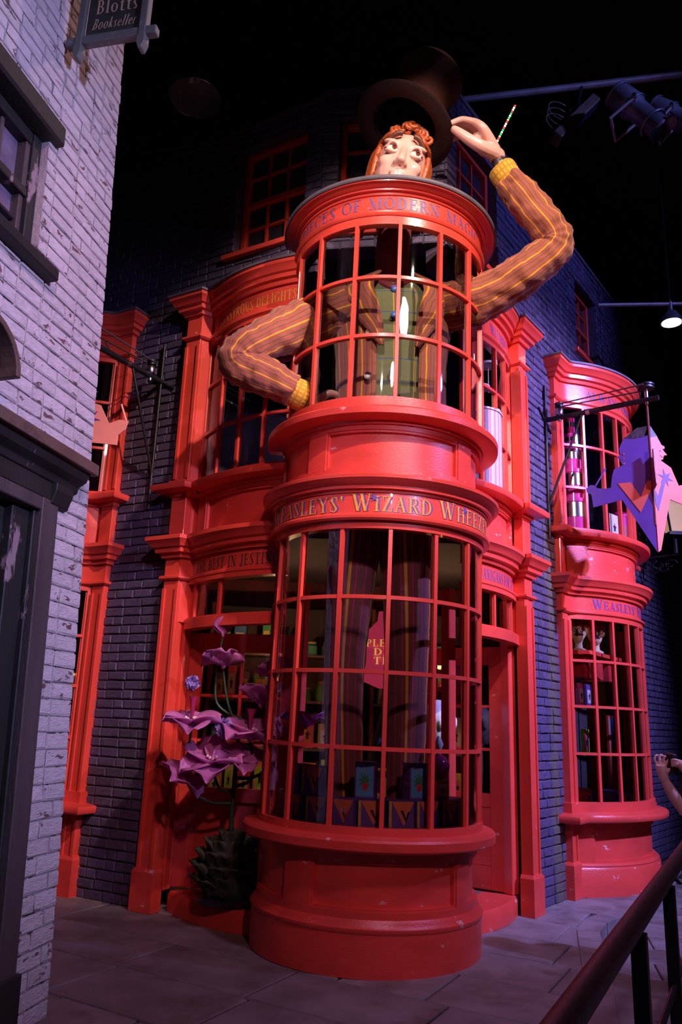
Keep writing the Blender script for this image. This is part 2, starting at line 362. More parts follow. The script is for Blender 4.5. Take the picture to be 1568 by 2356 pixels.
G = {
 'A': (0.80, _D(0.12, 0, 0.42, 1, 0.05)+_D(0.68, 0, 0.38, 1)+_H(0.22, 0.60, 0.34)+_S(0.12, 0, .24)+_S(0.68, 0)),
 'B': (0.72, _V(0.18, 0, 1)+_S(0.16, 0)+_S(0.16, 1)+_A(0.30, 0.75, 0.30, 0.25, -90, 90)+_A(0.30, 0.27, 0.36, 0.27, -90, 90)+_H(0.2, 0.32, 0.975)+_H(0.2, 0.32, 0.025)+_H(0.2, 0.32, 0.52)),
 'C': (0.80, _A(0.46, 0.5, 0.42, 0.52, 50, 310, 18)+_V(0.72, 0.68, 0.98, 0.05)+_V(0.72, 0.02, 0.2, 0.04)),
 'D': (0.82, _V(0.18, 0, 1)+_S(0.16, 0)+_S(0.16, 1)+_A(0.30, 0.5, 0.46, 0.5, -90, 90, 14)+_H(0.2, 0.32, 0.975)+_H(0.2, 0.32, 0.025)),
 'E': (0.70, _V(0.18, 0, 1)+_S(0.16, 0)+_S(0.16, 1)+_H(0.1, 0.62, 0.975)+_H(0.1, 0.64, 0.025)+_H(0.2, 0.48, 0.52)+_V(0.60, 0.74, 1, 0.05)+_V(0.63, 0, 0.28, 0.05)+_V(0.47, 0.42, 0.62, 0.045)),
 'F': (0.66, _V(0.18, 0, 1)+_S(0.18, 0, .36)+_S(0.16, 1)+_H(0.1, 0.62, 0.975)+_H(0.2, 0.48, 0.52)+_V(0.60, 0.74, 1, 0.05)+_V(0.47, 0.42, 0.62, 0.045)),
 'G': (0.84, _A(0.46, 0.5, 0.42, 0.52, 50, 300, 18)+_V(0.72, 0.68, 0.98, 0.05)+_V(0.70, 0.04, 0.42)+_S(0.70, 0.44, .3)),
 'H': (0.88, _V(0.20, 0, 1)+_V(0.68, 0, 1)+_H(0.2, 0.68, 0.52)+_S(0.2, 0)+_S(0.2, 1)+_S(0.68, 0)+_S(0.68, 1)),
 'I': (0.42, _V(0.21, 0, 1)+_S(0.21, 0, .36)+_S(0.21, 1, .36)),
 'J': (0.50, _V(0.30, 0.1, 1)+_S(0.30, 1, .36)+_A(0.18, 0.1, 0.2, 0.18, 180, 360)),
 'L': (0.66, _V(0.18, 0, 1)+_S(0.18, 1, .36)+_S(0.16, 0)+_H(0.1, 0.62, 0.025)+_V(0.61, 0, 0.28, 0.05)),
 'M': (1.04, _V(0.16, 0, 1, .05)+_V(0.86, 0, 1)+_D(0.16, 1, 0.50, 0)+_D(0.50, 0, 0.84, 1, .05)+_S(0.16, 0)+_S(0.12, 1, .2)+_S(0.86, 0)+_S(0.90, 1, .2)),
 'N': (0.88, _V(0.18, 0, 1, .05)+_V(0.70, 0, 1, .05)+_D(0.16, 1, 0.66, 0, .18)+_S(0.18, 0)+_S(0.12, 1, .24)+_S(0.70, 1)),
 'O': (0.88, _A(0.44, 0.5, 0.42, 0.52, 0, 360, 24)),
 'P': (0.68, _V(0.18, 0, 1)+_S(0.18, 0, .36)+_S(0.16, 1)+_A(0.30, 0.72, 0.34, 0.28, -90, 90)+_H(0.2, 0.32, 0.975)+_H(0.2, 0.32, 0.46)),
 'R': (0.78, _V(0.18, 0, 1)+_S(0.18, 0, .36)+_S(0.16, 1)+_A(0.30, 0.74, 0.32, 0.26, -90, 90)+_H(0.2, 0.32, 0.975)+_H(0.2, 0.40, 0.49)+_D(0.40, 0.48, 0.66, 0)+_S(0.70, 0, .2)),
 'S': (0.62, _A(0.32, 0.75, 0.24, 0.26, 40, 180, 8)+_A(0.31, 0.26, 0.26, 0.28, -140, 0, 8)+_D(0.50, 0.20, 0.13, 0.78, .17)+_V(0.52, 0.72, 0.98, .05)+_V(0.08, 0.02, 0.28, .05)),
 'T': (0.76, _V(0.38, 0, 1)+_S(0.38, 0, .36)+_H(0.04, 0.72, 0.975)+_V(0.07, 0.74, 1, .05)+_V(0.69, 0.74, 1, .05)),
 'U': (0.84, _V(0.20, 0.3, 1)+_V(0.66, 0.3, 1, .05)+_S(0.20, 1)+_S(0.66, 1, .24)+_A(0.405, 0.3, 0.285, 0.32, 180, 360)),
 'W': (1.16, _D(0.12, 1, 0.38, 0)+_D(0.38, 0, 0.60, 1, .05)+_D(0.55, 1, 0.80, 0)+_D(0.80, 0, 1.02, 1, .05)+_S(0.12, 1)+_S(0.56, 1, .24)+_S(1.02, 1, .24)),
 'Y': (0.78, _D(0.12, 1, 0.40, 0.44)+_D(0.40, 0.44, 0.66, 1, .05)+_V(0.40, 0, 0.46)+_S(0.40, 0, .34)+_S(0.12, 1)+_S(0.66, 1, .24)),
 'Z': (0.70, _H(0.06, 0.62, 0.975)+_H(0.06, 0.64, 0.025)+_D(0.14, 0.03, 0.54, 0.97)+_V(0.08, 0.74, 1, .05)+_V(0.63, 0, 0.28, .05)),
 'V': (0.80, _D(0.12, 1, 0.42, 0)+_D(0.42, 0, 0.68, 1, .05)+_S(0.12, 1)+_S(0.68, 1, .24)),
 'K': (0.80, _V(0.18, 0, 1)+_S(0.18, 0)+_S(0.18, 1)+_D(0.25, 0.45, 0.62, 1, .05)+_D(0.36, 0.58, 0.66, 0)+_S(0.66, 0)+_S(0.62, 1, .24)),
 "'": (0.26, _V(0.12, 0.80, 1.02, .13)+_D(0.15, 0.80, 0.06, 0.66, .05)),
 '&': (0.90, _A(0.36, 0.76, 0.18, 0.24, 0, 360)+_A(0.36, 0.26, 0.30, 0.28, 90, 330)+_D(0.24, 0.66, 0.76, 0.0)+_D(0.60, 0.06, 0.74, 0.46, .05)),
 'b': (0.70, _V(0.17, 0, 1)+_A(0.36, 0.31, 0.28, 0.33, 0, 360, 16)), 'l': (0.34, _V(0.17, 0, 1.02)+_S(0.17, 0, .3)),
 'o': (0.66, _A(0.33, 0.31, 0.30, 0.33, 0, 360, 16)), 't': (0.48, _V(0.22, 0.05, 0.84)+_H(0.04, 0.44, 0.62, .06)+_A(0.34, 0.08, 0.18, 0.1, 200, 330, 5)),
 's': (0.48, _A(0.24, 0.46, 0.17, 0.17, 40, 180, 6)+_A(0.24, 0.16, 0.19, 0.18, -140, 0, 6)+_D(0.38, 0.12, 0.09, 0.50, .14)),
 'k': (0.60, _V(0.15, 0, 1)+_D(0.2, 0.26, 0.46, 0.6, .05)+_D(0.27, 0.36, 0.5, 0)), 'e': (0.56, _A(0.29, 0.30, 0.26, 0.31, 10, 320, 14)+_H(0.06, 0.52, 0.34)),
 'r': (0.46, _V(0.15, 0, 0.62)+_A(0.28, 0.42, 0.16, 0.2, 20, 180, 6)), '*': (0, []), ' ': (0.46, []), '?': (0.5, _A(0.25, 0.75, 0.2, 0.25, -60, 180)+_V(0.25, 0.2, 0.5, .1)+_V(0.25, 0, 0.1, .12)),
}
def star_pts(r, k=6, q=0.38, rot=0.0):
    return [((r if i % 2 == 0 else r*q)*cos(rot+PI*i/k), (r if i % 2 == 0 else r*q)*sin(rot+PI*i/k)) for i in range(2*k)]
def layout(text, h, space=0.10, caps=1.0):
    """-> (quads in metres, total width)"""
    x = 0; out = []; first = True
    for ch in text:
        wd, q = G[ch]; k = h*(caps if first else 1.0)
        if q: out.append([[(x+px*k, py*k) for px, py in poly] for poly in q])
        x += wd*k + space*h*(1 if ch != ' ' else 0); first = ch == ' '
    return out, x-space*h
def letters_arc(name, text, h, r, z, a_mid, parent, m_, span=None, off=0.0, caps=1.0, italic=0.0, a_shift=0.0, cy=0.0):
    q, wd = layout(text, h, caps=caps); k = 1.0
    if span: k = R(span)*r/wd
    for glyph in q:
        mb = MB()
        for i, poly in enumerate(glyph):
            pts = []
            for x, y in poly:
                a = R(a_mid+a_shift)+((x+italic*y)*k-wd*k/2)/r
                pts.append(((r+0.003+off+i*2e-5)*sin(a), -(r+0.003+off+i*2e-5)*cos(a)+cy, z+y))
            mb.quad(pts)
        mb.build(name, m_, parent)
def letters_flat(name, text, h, O, U, V, N, parent, m_, width=None, caps=1.0, italic=0.0, off=0.004):
    q, wd = layout(text, h, caps=caps); k = (width/wd) if width else 1.0
    O, U, V, N = (Vector(t) for t in (O, U, V, N))
    for glyph in q:
        mb = MB()
        for i, poly in enumerate(glyph): mb.quad([O+U*((x+italic*y)*k)+V*y+N*(off+i*2e-5) for x, y in poly])
        mb.build(name, m_, parent)

# ================================================================== brick walls
def screen(p):
    d = Vector(p)-EYE; z = d.dot(_fw)
    if z < 0.2: return None
    return (784+FPX*d.dot(_r2)/z, 1178-FPX*d.dot(_u2)/z, z)
def brick_mesh(name, m_, seed):
    rn = random.Random(seed); j = lambda k: rn.uniform(-k, k)
    b = 0.10; mb = MB()
    o = [(-.5, 0, -.5), (.5, 0, -.5), (.5, 0, .5), (-.5, 0, .5)]
    a = [(x+j(.02), -0.60+j(.1), z+j(.03)) for x, _, z in o]
    f = [(x*(1-.10)+j(.03), -1+j(.12), z*(1-.24)+j(.06)) for x, _, z in o]
    mb.v = o+a+f
    for i in range(4):
        k = (i+1) % 4
        mb.poly_idx((i, k, 4+k, 4+i)); mb.poly_idx((4+i, 4+k, 8+k, 8+i))
    mb.poly_idx((8, 9, 10, 11))
    return mb.mesh(name, m_)
def brick_wall(root, O, U, N, u0, u1, v0, v1, holes, bm_, mm_, bl=0.215, bh=0.076, gap=0.011, proud=0.020, V=None, hidden=None, flemish=True, thick=0.2, seed=1, limit=300):
    O = Vector(O); U = Vector(U).normalized(); N = Vector(N).normalized(); V = Vector(V).normalized() if V else Vector((0, 0, 1))
    rn = random.Random(seed)
    # backing with holes cut on the hole grid
    us = sorted(set([u0, u1]+[min(max(h[k], u0), u1) for h in holes for k in (0, 1)])); vs = sorted(set([v0, v1]+[min(max(h[k], v0), v1) for h in holes for k in (2, 3)]))
    mb = MB()
    for i in range(len(us)-1):
        for k in range(len(vs)-1):
            cu, cv = (us[i]+us[i+1])/2, (vs[k]+vs[k+1])/2
            if any(h[0] < cu < h[1] and h[2] < cv < h[3] for h in holes): continue
            c = [O+U*u+V*v-N*d for d in (0, thick) for u, v in ((us[i], vs[k]), (us[i+1], vs[k]), (us[i+1], vs[k+1]), (us[i], vs[k+1]))]
            b = len(mb.v); mb.v += [tuple(p) for p in c]
            for q in ((0,1,2,3),(4,7,6,5),(0,4,5,1),(1,5,6,2),(2,6,7,3),(3,7,4,0)): mb.poly_idx([b+t for t in q])
    mb.build('mortar', mm_, root, fix=True)
    protos = [brick_mesh('brick', bm_, seed*31+k) for k in range(6)]
    Rm = Matrix((U, -N, V)).transposed()
    items = []
    v = v0; row = 0
    while v+bh <= v1+0.02:
        u = u0 - (bl*0.5 if row % 2 else 0) - (rn.random()*0.02)
        k = row % 2
        while u < u1:
            L = bl if (not flemish or k % 2 == 0 or rn.random() < 0.45) else bl*0.48
            a, b = max(u, u0), min(u+L, u1); vc = v+bh/2
            for h in holes:
                if h[2]-0.02 < vc < h[3]+0.02:
                    if a < h[0] < b <= h[1]+bl: b = min(b, h[0])
                    elif h[0]-bl <= a < h[1] < b: a = max(a, h[1])
                    elif a >= h[0] and b <= h[1]: b = a
            if b-a > 0.03:
                c = O+U*((a+b)/2)+V*vc
                items.append((c, b-a, bh+rn.uniform(-.003, .002), proud*rn.uniform(0.75, 1.15), rn.randrange(6), rn.uniform(-.012, .012)))
            u += L+gap; k += 1
        v += bh+gap; row += 1
    def score(it):
        s = screen(it[0])
        if not s or not (-10 < s[0] < 1578 and -10 < s[1] < 2366): return -1
        if hidden and hidden(s[0], s[1]): return -0.5
        d = (EYE-it[0]).normalized().dot(N)
        return it[1]*it[2]*max(d, 0)/s[2]**2
    items.sort(key=score, reverse=True)
    for c, L, h, pr, q, tw in items[:limit]:
        o = bpy.data.objects.new('brick', protos[q]); link(o, root)
        mw = (Rm @ Matrix.Rotation(tw, 3, 'Y')).to_4x4() @ Matrix.Diagonal((L, pr, h, 1)); mw.translation = c
        o.matrix_world = mw
    rest = items[limit:]
    if rest:
        mb = MB(); base = [[p.co.copy() for p in m_.vertices] for m_ in protos]; faces = [tuple(f.vertices) for f in protos[0].polygons]
        for c, L, h, pr, q, tw in rest:
            b = len(mb.v); r3 = Rm @ Matrix.Rotation(tw, 3, 'Y')
            mb.v += [tuple(c + r3 @ Vector((p.x*L, p.y*pr, p.z*h))) for p in base[q]]
            mb.f += [tuple(b+i for i in f) for f in faces]
        mb.uv = [None]*len(mb.f); mb.mi = [0]*len(mb.f)
        tag(mb.build('further_bricks', bm_, root), kind='stuff')
    return root

# plan of the shop: two street walls meeting at a chamfered corner
PLo, PLu, PLn = Vector((-1.6, 7.37, 0)), Vector((-.871, .491, 0)), Vector((-.491, -.871, 0))
PRo, PRu, PRn = Vector((1.86, 7.75, 0)), Vector((.6, .8, 0)), Vector((.8, -.6, 0))
K1, K3 = Vector((-.308, 6.642, 0)), Vector((.877, 6.44, 0))
TOP = 7.72
wl = empty('wall_left', PLo, label='dark purple brick shop wall left of the corner tower', kind='structure')
wl.matrix_world = Matrix.Identity(4)
HL = [(-2, 0, -1, 5.74), (0.93, 2.97, -1, 5.72), (-1.30, -.45, 6.20, 7.50)]
brick_wall(wl, PLo, PLu, PLn, -1.483, 4.4, 0, TOP, HL, M['pbrick'], M['pmortar'], hidden=lambda x, y: x < 150 or y < 250 or y > 2110, seed=3)
wr = empty('wall_right', (0, 0, 0), label='violet brick shop wall right of the corner tower', kind='structure')
HR = [(-2, 0, -1, 5.74), (1.04, 2.94, -1, 5.72), (-1.42, -.50, 6.15, 7.50), (1.84, 2.66, 6.34, 7.40)]
brick_wall(wr, PRo, PRu, PRn, -1.637, 6.3, 0, TOP+.1, HR, M['pbrick'], M['pmortar'], hidden=lambda x, y: x < 1150 or (1300 < x < 1510 and y > 850), seed=5)
wf = empty('wall_front', (0, 0, 0), label='chamfered purple brick wall above the corner tower', kind='structure')
UF = (K3-K1); LF = UF.length; UF.normalize(); NF = Vector((UF.y, -UF.x, 0))
brick_wall(wf, K1, UF, NF, 0, LF, 5.98, TOP+.05, [(.16, LF-.18, 6.15, 7.50)], M['pbrick'], M['pmortar'], seed=9)
# coping along the wall tops, roof and floors inside
cp = MB()
for O, U, N, a, b, z in ((PLo, PLu, PLn, -1.50, 4.4, TOP), (PRo, PRu, PRn, -1.66, 6.3, TOP+.1), (K1, UF, NF, -.02, LF+.02, TOP+.05)):
    cp.prism([(a, -.22), (b, -.22), (b, .035), (a, .035)], z, z+.05, lambda x, y, d, O=O, U=U, N=N: O+U*x+N*y+Vector((0, 0, d)))
tag(cp.build('trim_1', M['lead'], None, fix=True), 'thin lead coping along the top of the shop walls', kind='structure')
inside = [(-1.40, 7.48), (-1.22, 7.30), (-.45, 6.80), (-.35, 6.66), (.88, 6.55), (1.1, 6.85), (1.72, 7.66), (1.86, 7.85), (4.6, 11.6), (2.0, 13.0), (-3.0, 11.5), (-4.9, 9.35)]
inside_c = [(-1.5, 7.45), (-1.25, 7.40), (-.42, 7.36), (1.10, 7.36), (1.70, 7.72)]+inside[7:]
for nm, z, mm_, lb in (('ceiling', 3.30, M['dark'], 'dark boarded ceiling over the ground floor of the shop'), ('ceiling', 7.60, M['dark'], 'dark ceiling under the shop roof')):
    mb = MB(); mb.prism(inside_c if z < 5 else inside, z, z+.06, lambda x, y, d: (x, y, d)); tag(mb.build(nm, mm_, None, fix=True), lb, kind='structure')
mb = MB(); mb.prism(inside, 0.10, 0.155, lambda x, y, d: (x, y, d)); tag(mb.build('floor', M['brownwood'], None, fix=True), 'dark boarded floor inside the shop', kind='structure')
mb = MB()
for (a, b) in (((-3.6, 9.6), (2.6, 10.2)), ((2.6, 10.2), (3.4, 11.4)), ((-4.5, 9.0), (-3.6, 9.6))):
    d = Vector((b[0]-a[0], b[1]-a[1], 0)); mb.prism([(0, 0), (1, 0), (1, 1), (0, 1)], 0, .08, lambda x, y, t, a=a, d=d: (a[0]+d.x*x, a[1]+d.y*x+t, .15+3.15*y))
tag(mb.build('wall_back', M['maroon'], None, fix=True), 'dark maroon back wall inside the shop', kind='structure')
mb = MB()
mb.prism([(0, 0), (1, 0), (1, 1), (0, 1)], 0, .08, lambda x, y, t: (-3.6+6.2*x, 9.0+.4*x+t, 3.36+4.2*y))
tag(mb.build('wall_back', M['navy'], None, fix=True), 'dark navy back wall of the upper floor', kind='structure')

for nm, O, U, N in (('right', PRo, PRu, PRn), ('left', PLo, PLu, PLn)):
    for z0, z1, mm_, lv_ in ((.15, 3.30, M['maroon'], 'maroon partition behind the lower'), (3.36, 7.60, M['navy'], 'navy partition behind the upper')):
        mb = MB(); mb.prism([(1.0, z0), (3.9, z0), (3.9, z1), (1.0, z1)], -1.1, -1.16, lambda x, y, t, O=O, U=U, N=N: O+U*x+N*t+Vector((0, 0, y)))
        mb.prism([(-.02, z0), (-1.1, z0), (-1.1, z1), (-.02, z1)], 2.98, 3.04, lambda y, z, x, O=O, U=U, N=N: O+U*x+N*(y-.2 if y > -.1 else y)+Vector((0, 0, z)))
        tag(mb.build('wall_inner', mm_, None, fix=True), 'dark %s %s bow window' % (lv_, nm), kind='structure')
# ================================================================== ground
fl = empty('floor', (0, 0, 0), label='stone flagged pavement around the corner tower', kind='structure')
KERB = [(3.75, 9.62), (3.2, 8.82), (2.62, 7.95), (2.28, 7.57), (2.08, 7.17), (1.90, 6.50), (1.71, 5.78), (1.46, 4.95), (1.16, 4.0), (.75, 2.9), (.1, 1.2)]
def kerb_x(y):
    K = KERB[::-1]
    for (x0, y0), (x1, y1) in zip(K, K[1:]):
        if y0 <= y <= y1: return x0+(x1-x0)*(y-y0)/(y1-y0)
    return KERB[0][0]+(y-KERB[0][1])*.7 if y > KERB[0][1] else -0.4
mb = MB(); mb.prism([(-6, 1.2), (.1, 1.2)]+KERB[::-1][1:]+[(6, 13), (-6, 13)], -.12, -.022, lambda x, y, d: (x, y, d))
mb.build('bedding', M['joint'], fl, fix=True)
e1 = Vector((cos(R(-31)), sin(R(-31)))); e2 = Vector((cos(R(58)), sin(R(58))))
def clip_poly(P, f):
    out = []
    for i in range(len(P)):
        a, b = P[i], P[(i+1) % len(P)]; fa, fb = f(a), f(b)
        if fa >= 0: out.append(a)
        if (fa >= 0) != (fb >= 0):
            t = fa/(fa-fb); out.append(a+(b-a)*t)
    return out
def slab(parent, P, z, h, m_, name='flagstone', g=0.010, rn=random):
    c = sum(P, Vector((0, 0)))/len(P)
    Q = [p+(c-p).normalized()*g for p in P]; T_ = [p+(c-p).normalized()*(g+.012) for p in P]
    mb = MB(); n = len(P); t = [rn.uniform(-.003, .003) for _ in P]
    mb.v = [(p.x, p.y, z-h) for p in Q]+[(p.x, p.y, z-.007) for p in Q]+[(p.x, p.y, z+t[i]) for i, p in enumerate(T_)]
    for i in range(n):
        k = (i+1) % n; mb.poly_idx((i, k, n+k, n+i)); mb.poly_idx((n+i, n+k, 2*n+k, 2*n+i))
    mb.poly_idx([2*n+i for i in range(n)])
    return mb.build(name, m_, parent)
rn = random.Random(12)
V2 = Vector
rows_t = [1.15+.62*i for i in range(16)]
for i, t0 in enumerate(rows_t):
    hgt = .62; s_ = -9.0+rn.random()
    while s_ < 7:
        L = rn.uniform(.6, 1.15)
        nrm = V2((sin(R(31)), cos(R(31))))
        P = [e1*a + nrm*b for a, b in ((s_, t0), (s_+L, t0), (s_+L, t0+hgt), (s_, t0+hgt))]
        P = [p if k in (0, 1) else p - e1*0.02 for k, p in enumerate(P)]
        P = [p for p in P]
        s_ += L
        c = sum(P, V2((0, 0)))/4
        if not (-4.6 < c.x < 4.5 and 2.6 < c.y < 10.4): continue
        if (c.x < 1 and (c-V2((PLo.x, PLo.y))).dot(V2((PLn.x, PLn.y))) < -.6) and c.y > 7.6: continue
        # clip at the kerb line (nearest kerb pieces)
        ok = True
        def near(p):
            best = None
            for (ax, ay), (bx, by) in zip(KERB, KERB[1:]):
                a = V2((ax, ay)); b = V2((bx, by)); d = (b-a); t = max(0, min(1, (p-a).dot(d)/d.length_squared)); dd = (p-a-d*t).length
                if best is None or dd < best[0]: best = (dd, a, V2((d.y, -d.x)).normalized())
            return best
        for p in [c]+list(P):
            dd, a, nn = near(p)
            if (p-a).dot(nn) < -.08 or p is c: P = clip_poly(P, lambda q, a=a, nn=nn: (q-a).dot(nn)+.08)
            if len(P) < 3: ok = False; break
        if not ok or len(P) < 3: continue
        slab(fl, P, 0, .03, M['flag'], rn=rn)
# kerb stones
ks = []
for (ax, ay), (bx, by) in zip(KERB, KERB[1:]):
    a = V2((ax, ay)); b = V2((bx, by)); n = max(1, round((b-a).length/.75))
    for k in range(n): ks.append((a+(b-a)*k/n, a+(b-a)*(k+1)/n))
for i, (a, b) in enumerate(ks):
    d0 = (ks[max(i-1, 0)][1]-ks[max(i-1, 0)][0]).normalized()+(b-a).normalized(); d1 = (ks[min(i+1, len(ks)-1)][1]-ks[min(i+1, len(ks)-1)][0]).normalized()+(b-a).normalized()
    n0 = V2((-d0.y, d0.x)).normalized(); n1 = V2((-d1.y, d1.x)).normalized()
    slab(fl, [a, b, b+n1*.19, a+n0*.19], .009, .16, M['flag'], 'kerb_stone', rn=rn)
rd = empty('floor', (0, 0, 0), label='lower stone paved roadway beyond the kerb behind the handrail', kind='structure')
mb = MB(); mb.prism([(-.4, 1.0), (9, 1.0), (9, 14), (2, 14), (0.3, 4)], -.26, -.165, lambda x, y, d: (x, y, d)); mb.build('bedding', M['joint'], rd, fix=True)
for i in range(22):
    y0 = 2.6+.42*i; x0 = kerb_x(y0+.2)+.10-rn.random()*.3
    while x0 < 6:
        L = rn.uniform(.5, .9)
        if x0+L > kerb_x(y0)+.1:
            a = V2((max(x0, kerb_x(y0)+.10), y0-.25*x0*.5)); slab(rd, [V2((x0, y0)), V2((x0+L, y0-.02)), V2((x0+L+.1, y0+.40)), V2((x0+.1, y0+.42))], -.13, .03, M['flag'], rn=rn)
        x0 += L

# ================================================================== bowed shopfronts
CORN = [(-.03, 5.56), (.03, 5.56), (.04, 5.595), (.075, 5.605), (.080, 5.645), (.105, 5.655), (.13, 5.70), (.15, 5.715), (.15, 5.752), (-.03, 5.752)]
SILLP = [(-.03, 3.64), (.015, 3.64), (.03, 3.675), (.14, 3.685), (.15, 3.70), (.15, 3.735), (.14, 3.745), (.04, 3.765), (.03, 3.80), (-.03, 3.80)]
DSILL = [(-.03, .69), (.02, .69), (.03, .705), (.15, .715), (.16, .73), (.16, .765), (.15, .78), (.03, .80), (.03, .895), (-.03, .895)]
def shift(prof, dz, do=0): return [(o+do, z+dz) for o, z in prof]
def bars_and_panes(root, cx, cy, r, cols, zs, mw=.030, md=.045, glassm=None, skip=(), label=None, bm_='red', step=4):
    """cols: angles of the vertical bars; zs: heights of horizontal bars from bottom to top (ends included)"""
    zb, zt = zs[0], zs[-1]
    mb = MB(); mb.box(-mw/2, mw/2, -(r+md*.45), -(r-md*.55), zb-.01, zt+.01); vm = mb.mesh('mullion', M[bm_])
    for a in cols:
        inst(vm, 'mullion', root, (cx, cy, 0), R(a))
    for z in zs[1:-1]:
        mb = MB(); mb.sweep(arc(cx, cy, r, cols[0], cols[-1], (len(cols)-1)*step), rect(-md*.5, md*.38, z-.014, z+.014)); mb.build('glazing_bar', M[bm_], root, smooth=30)
    cache = {}
    for i in range(len(cols)-1):
        da = cols[i+1]-cols[i]
        for k in range(len(zs)-1):
            if (i, k) in skip: continue
            key = (round(da, 2), k)
            if key not in cache:
                mb = MB(); A = arc(0, 0, r-.006, 0, da, 4)
                mb.grid([[(x, y, z) for x, y in A] for z in (zs[k], zs[k+1])]); cache[key] = mb.mesh('pane', glassm or M['glass'], 180)
            inst(cache[key], 'pane', root, (cx, cy, 0), R(cols[i]))
def panel_band(root, path_arc, cx, cy, r, z0, z1, spans, a0, a1, rail=.045, name='panel'):
    """recessed panels between raised rails and stiles on an arc"""
    mb = MB(); mb.sweep(arc(cx, cy, r, a0, a1, 36), rect(-.06, -.036, z0, z1)); pb_ = mb.build('panel_back', M['redw'], root, smooth=30)
    for za, zb in ((z0, z0+rail), (z1-rail, z1)):
        mb = MB(); mb.sweep(arc(cx, cy, r, a0, a1, 36), rect(-.05, 0, za, zb)); mb.build('rail', M['redw'], root, smooth=30)
    ed = [a0]+[t for s_ in spans for t in s_]+[a1]
    for k in range(0, len(ed), 2):
        if ed[k+1]-ed[k] < .5: continue
        mb = MB(); mb.sweep(arc(cx, cy, r, ed[k], ed[k+1], 6), rect(-.05, 0, z0+rail-.001, z1-rail+.001)); mb.build('stile', M['redw'], root, smooth=30)
    for s0, s1 in spans:
        mb = MB(); t = .018
        for q0, q1, za, zb in ((s0, s1, z0+rail, z0+rail+t), (s0, s1, z1-rail-t, z1-rail)):
            mb.sweep(arc(cx, cy, r, q0, q1, 20), rect(-.04, -.010, za, zb))
        dt = math.degrees(t/r)
        for q0 in (s0, s1-dt): mb.sweep(arc(cx, cy, r, q0, q0+dt, 2), rect(-.04, -.010, z0+rail+t, z1-rail-t))
        mb.build('panel_moulding', M['redw'], pb_, smooth=30)
def bow_trim(root, path, low=True, tagn=''):
    fz = []
    def part(n, prof, m_='red'):
        mb = MB(); mb.sweep(path, prof); o = mb.build(n, M[m_], root, smooth=35); return o
    part('lead_flashing', rect(-.03, .165, 5.752, 5.775), 'lead'); part('cornice', CORN)
    fz.append(part('frieze', rect(-.03, .0, 5.34, 5.57))); part('frieze_moulding', [(-.03, 5.30), (.015, 5.30), (.035, 5.315), (.035, 5.335), (.02, 5.345), (-.03, 5.345)])
    part('sill', SILLP)
    part('cornice', shift(CORN, -2.525)); fz.append(part('frieze', rect(-.03, 0, 2.86, 3.045))); part('frieze_moulding', shift([(-.03, 5.30), (.015, 5.30), (.035, 5.315), (.035, 5.335), (.02, 5.345), (-.03, 5.345)], -2.475))
    part('apron_backing', rect(-.09, -.05, 3.20, 3.68))
    return fz
def jamb(root, pts, zs):
    for z0, z1 in zs:
        mb = MB(); mb.sweep(pts, rect(-.07, -.012, z0, z1)); mb.build('window_jamb', M['red'], root)
def pilaster(root, sub, zs=((0.0, 2.83), (3.24, 3.65), (3.80, 5.31)), plinth=.34, base=True):
    for z0, z1 in zs:
        mb = MB(); mb.sweep(sub, rect(-.08, 0, z0, z1)); o = mb.build('pilaster', M['red'], root); bevel(o, .004)
        # raised edge strips
        a, b = Vector(sub[1]), Vector(sub[2]); d = (b-a); L = d.length; d.normalize(); n = Vector((d.y, -d.x))
        if L > .08 and z1-z0 > .8:
            mb = MB()
            for q0, q1 in ((.0, .03), (L-.03, L)):
                mb.prism([(q0, z0+.3 if z0 == 0 else z0+.02), (q1, z0+.3 if z0 == 0 else z0+.02), (q1, z1-.08), (q0, z1-.08)], 0, .014, lambda x, y, t: (a.x+d.x*x+n.x*t, a.y+d.y*x+n.y*t, y))
            mb.build('pilaster_edge', M['red'], root, fix=True)
    if base:
        mb = MB(); mb.sweep(sub, [(-.08, 0), (.03, 0), (.03, plinth-.03), (.012, plinth), (-.08, plinth)]); mb.build('plinth_block', M['redw'], root)

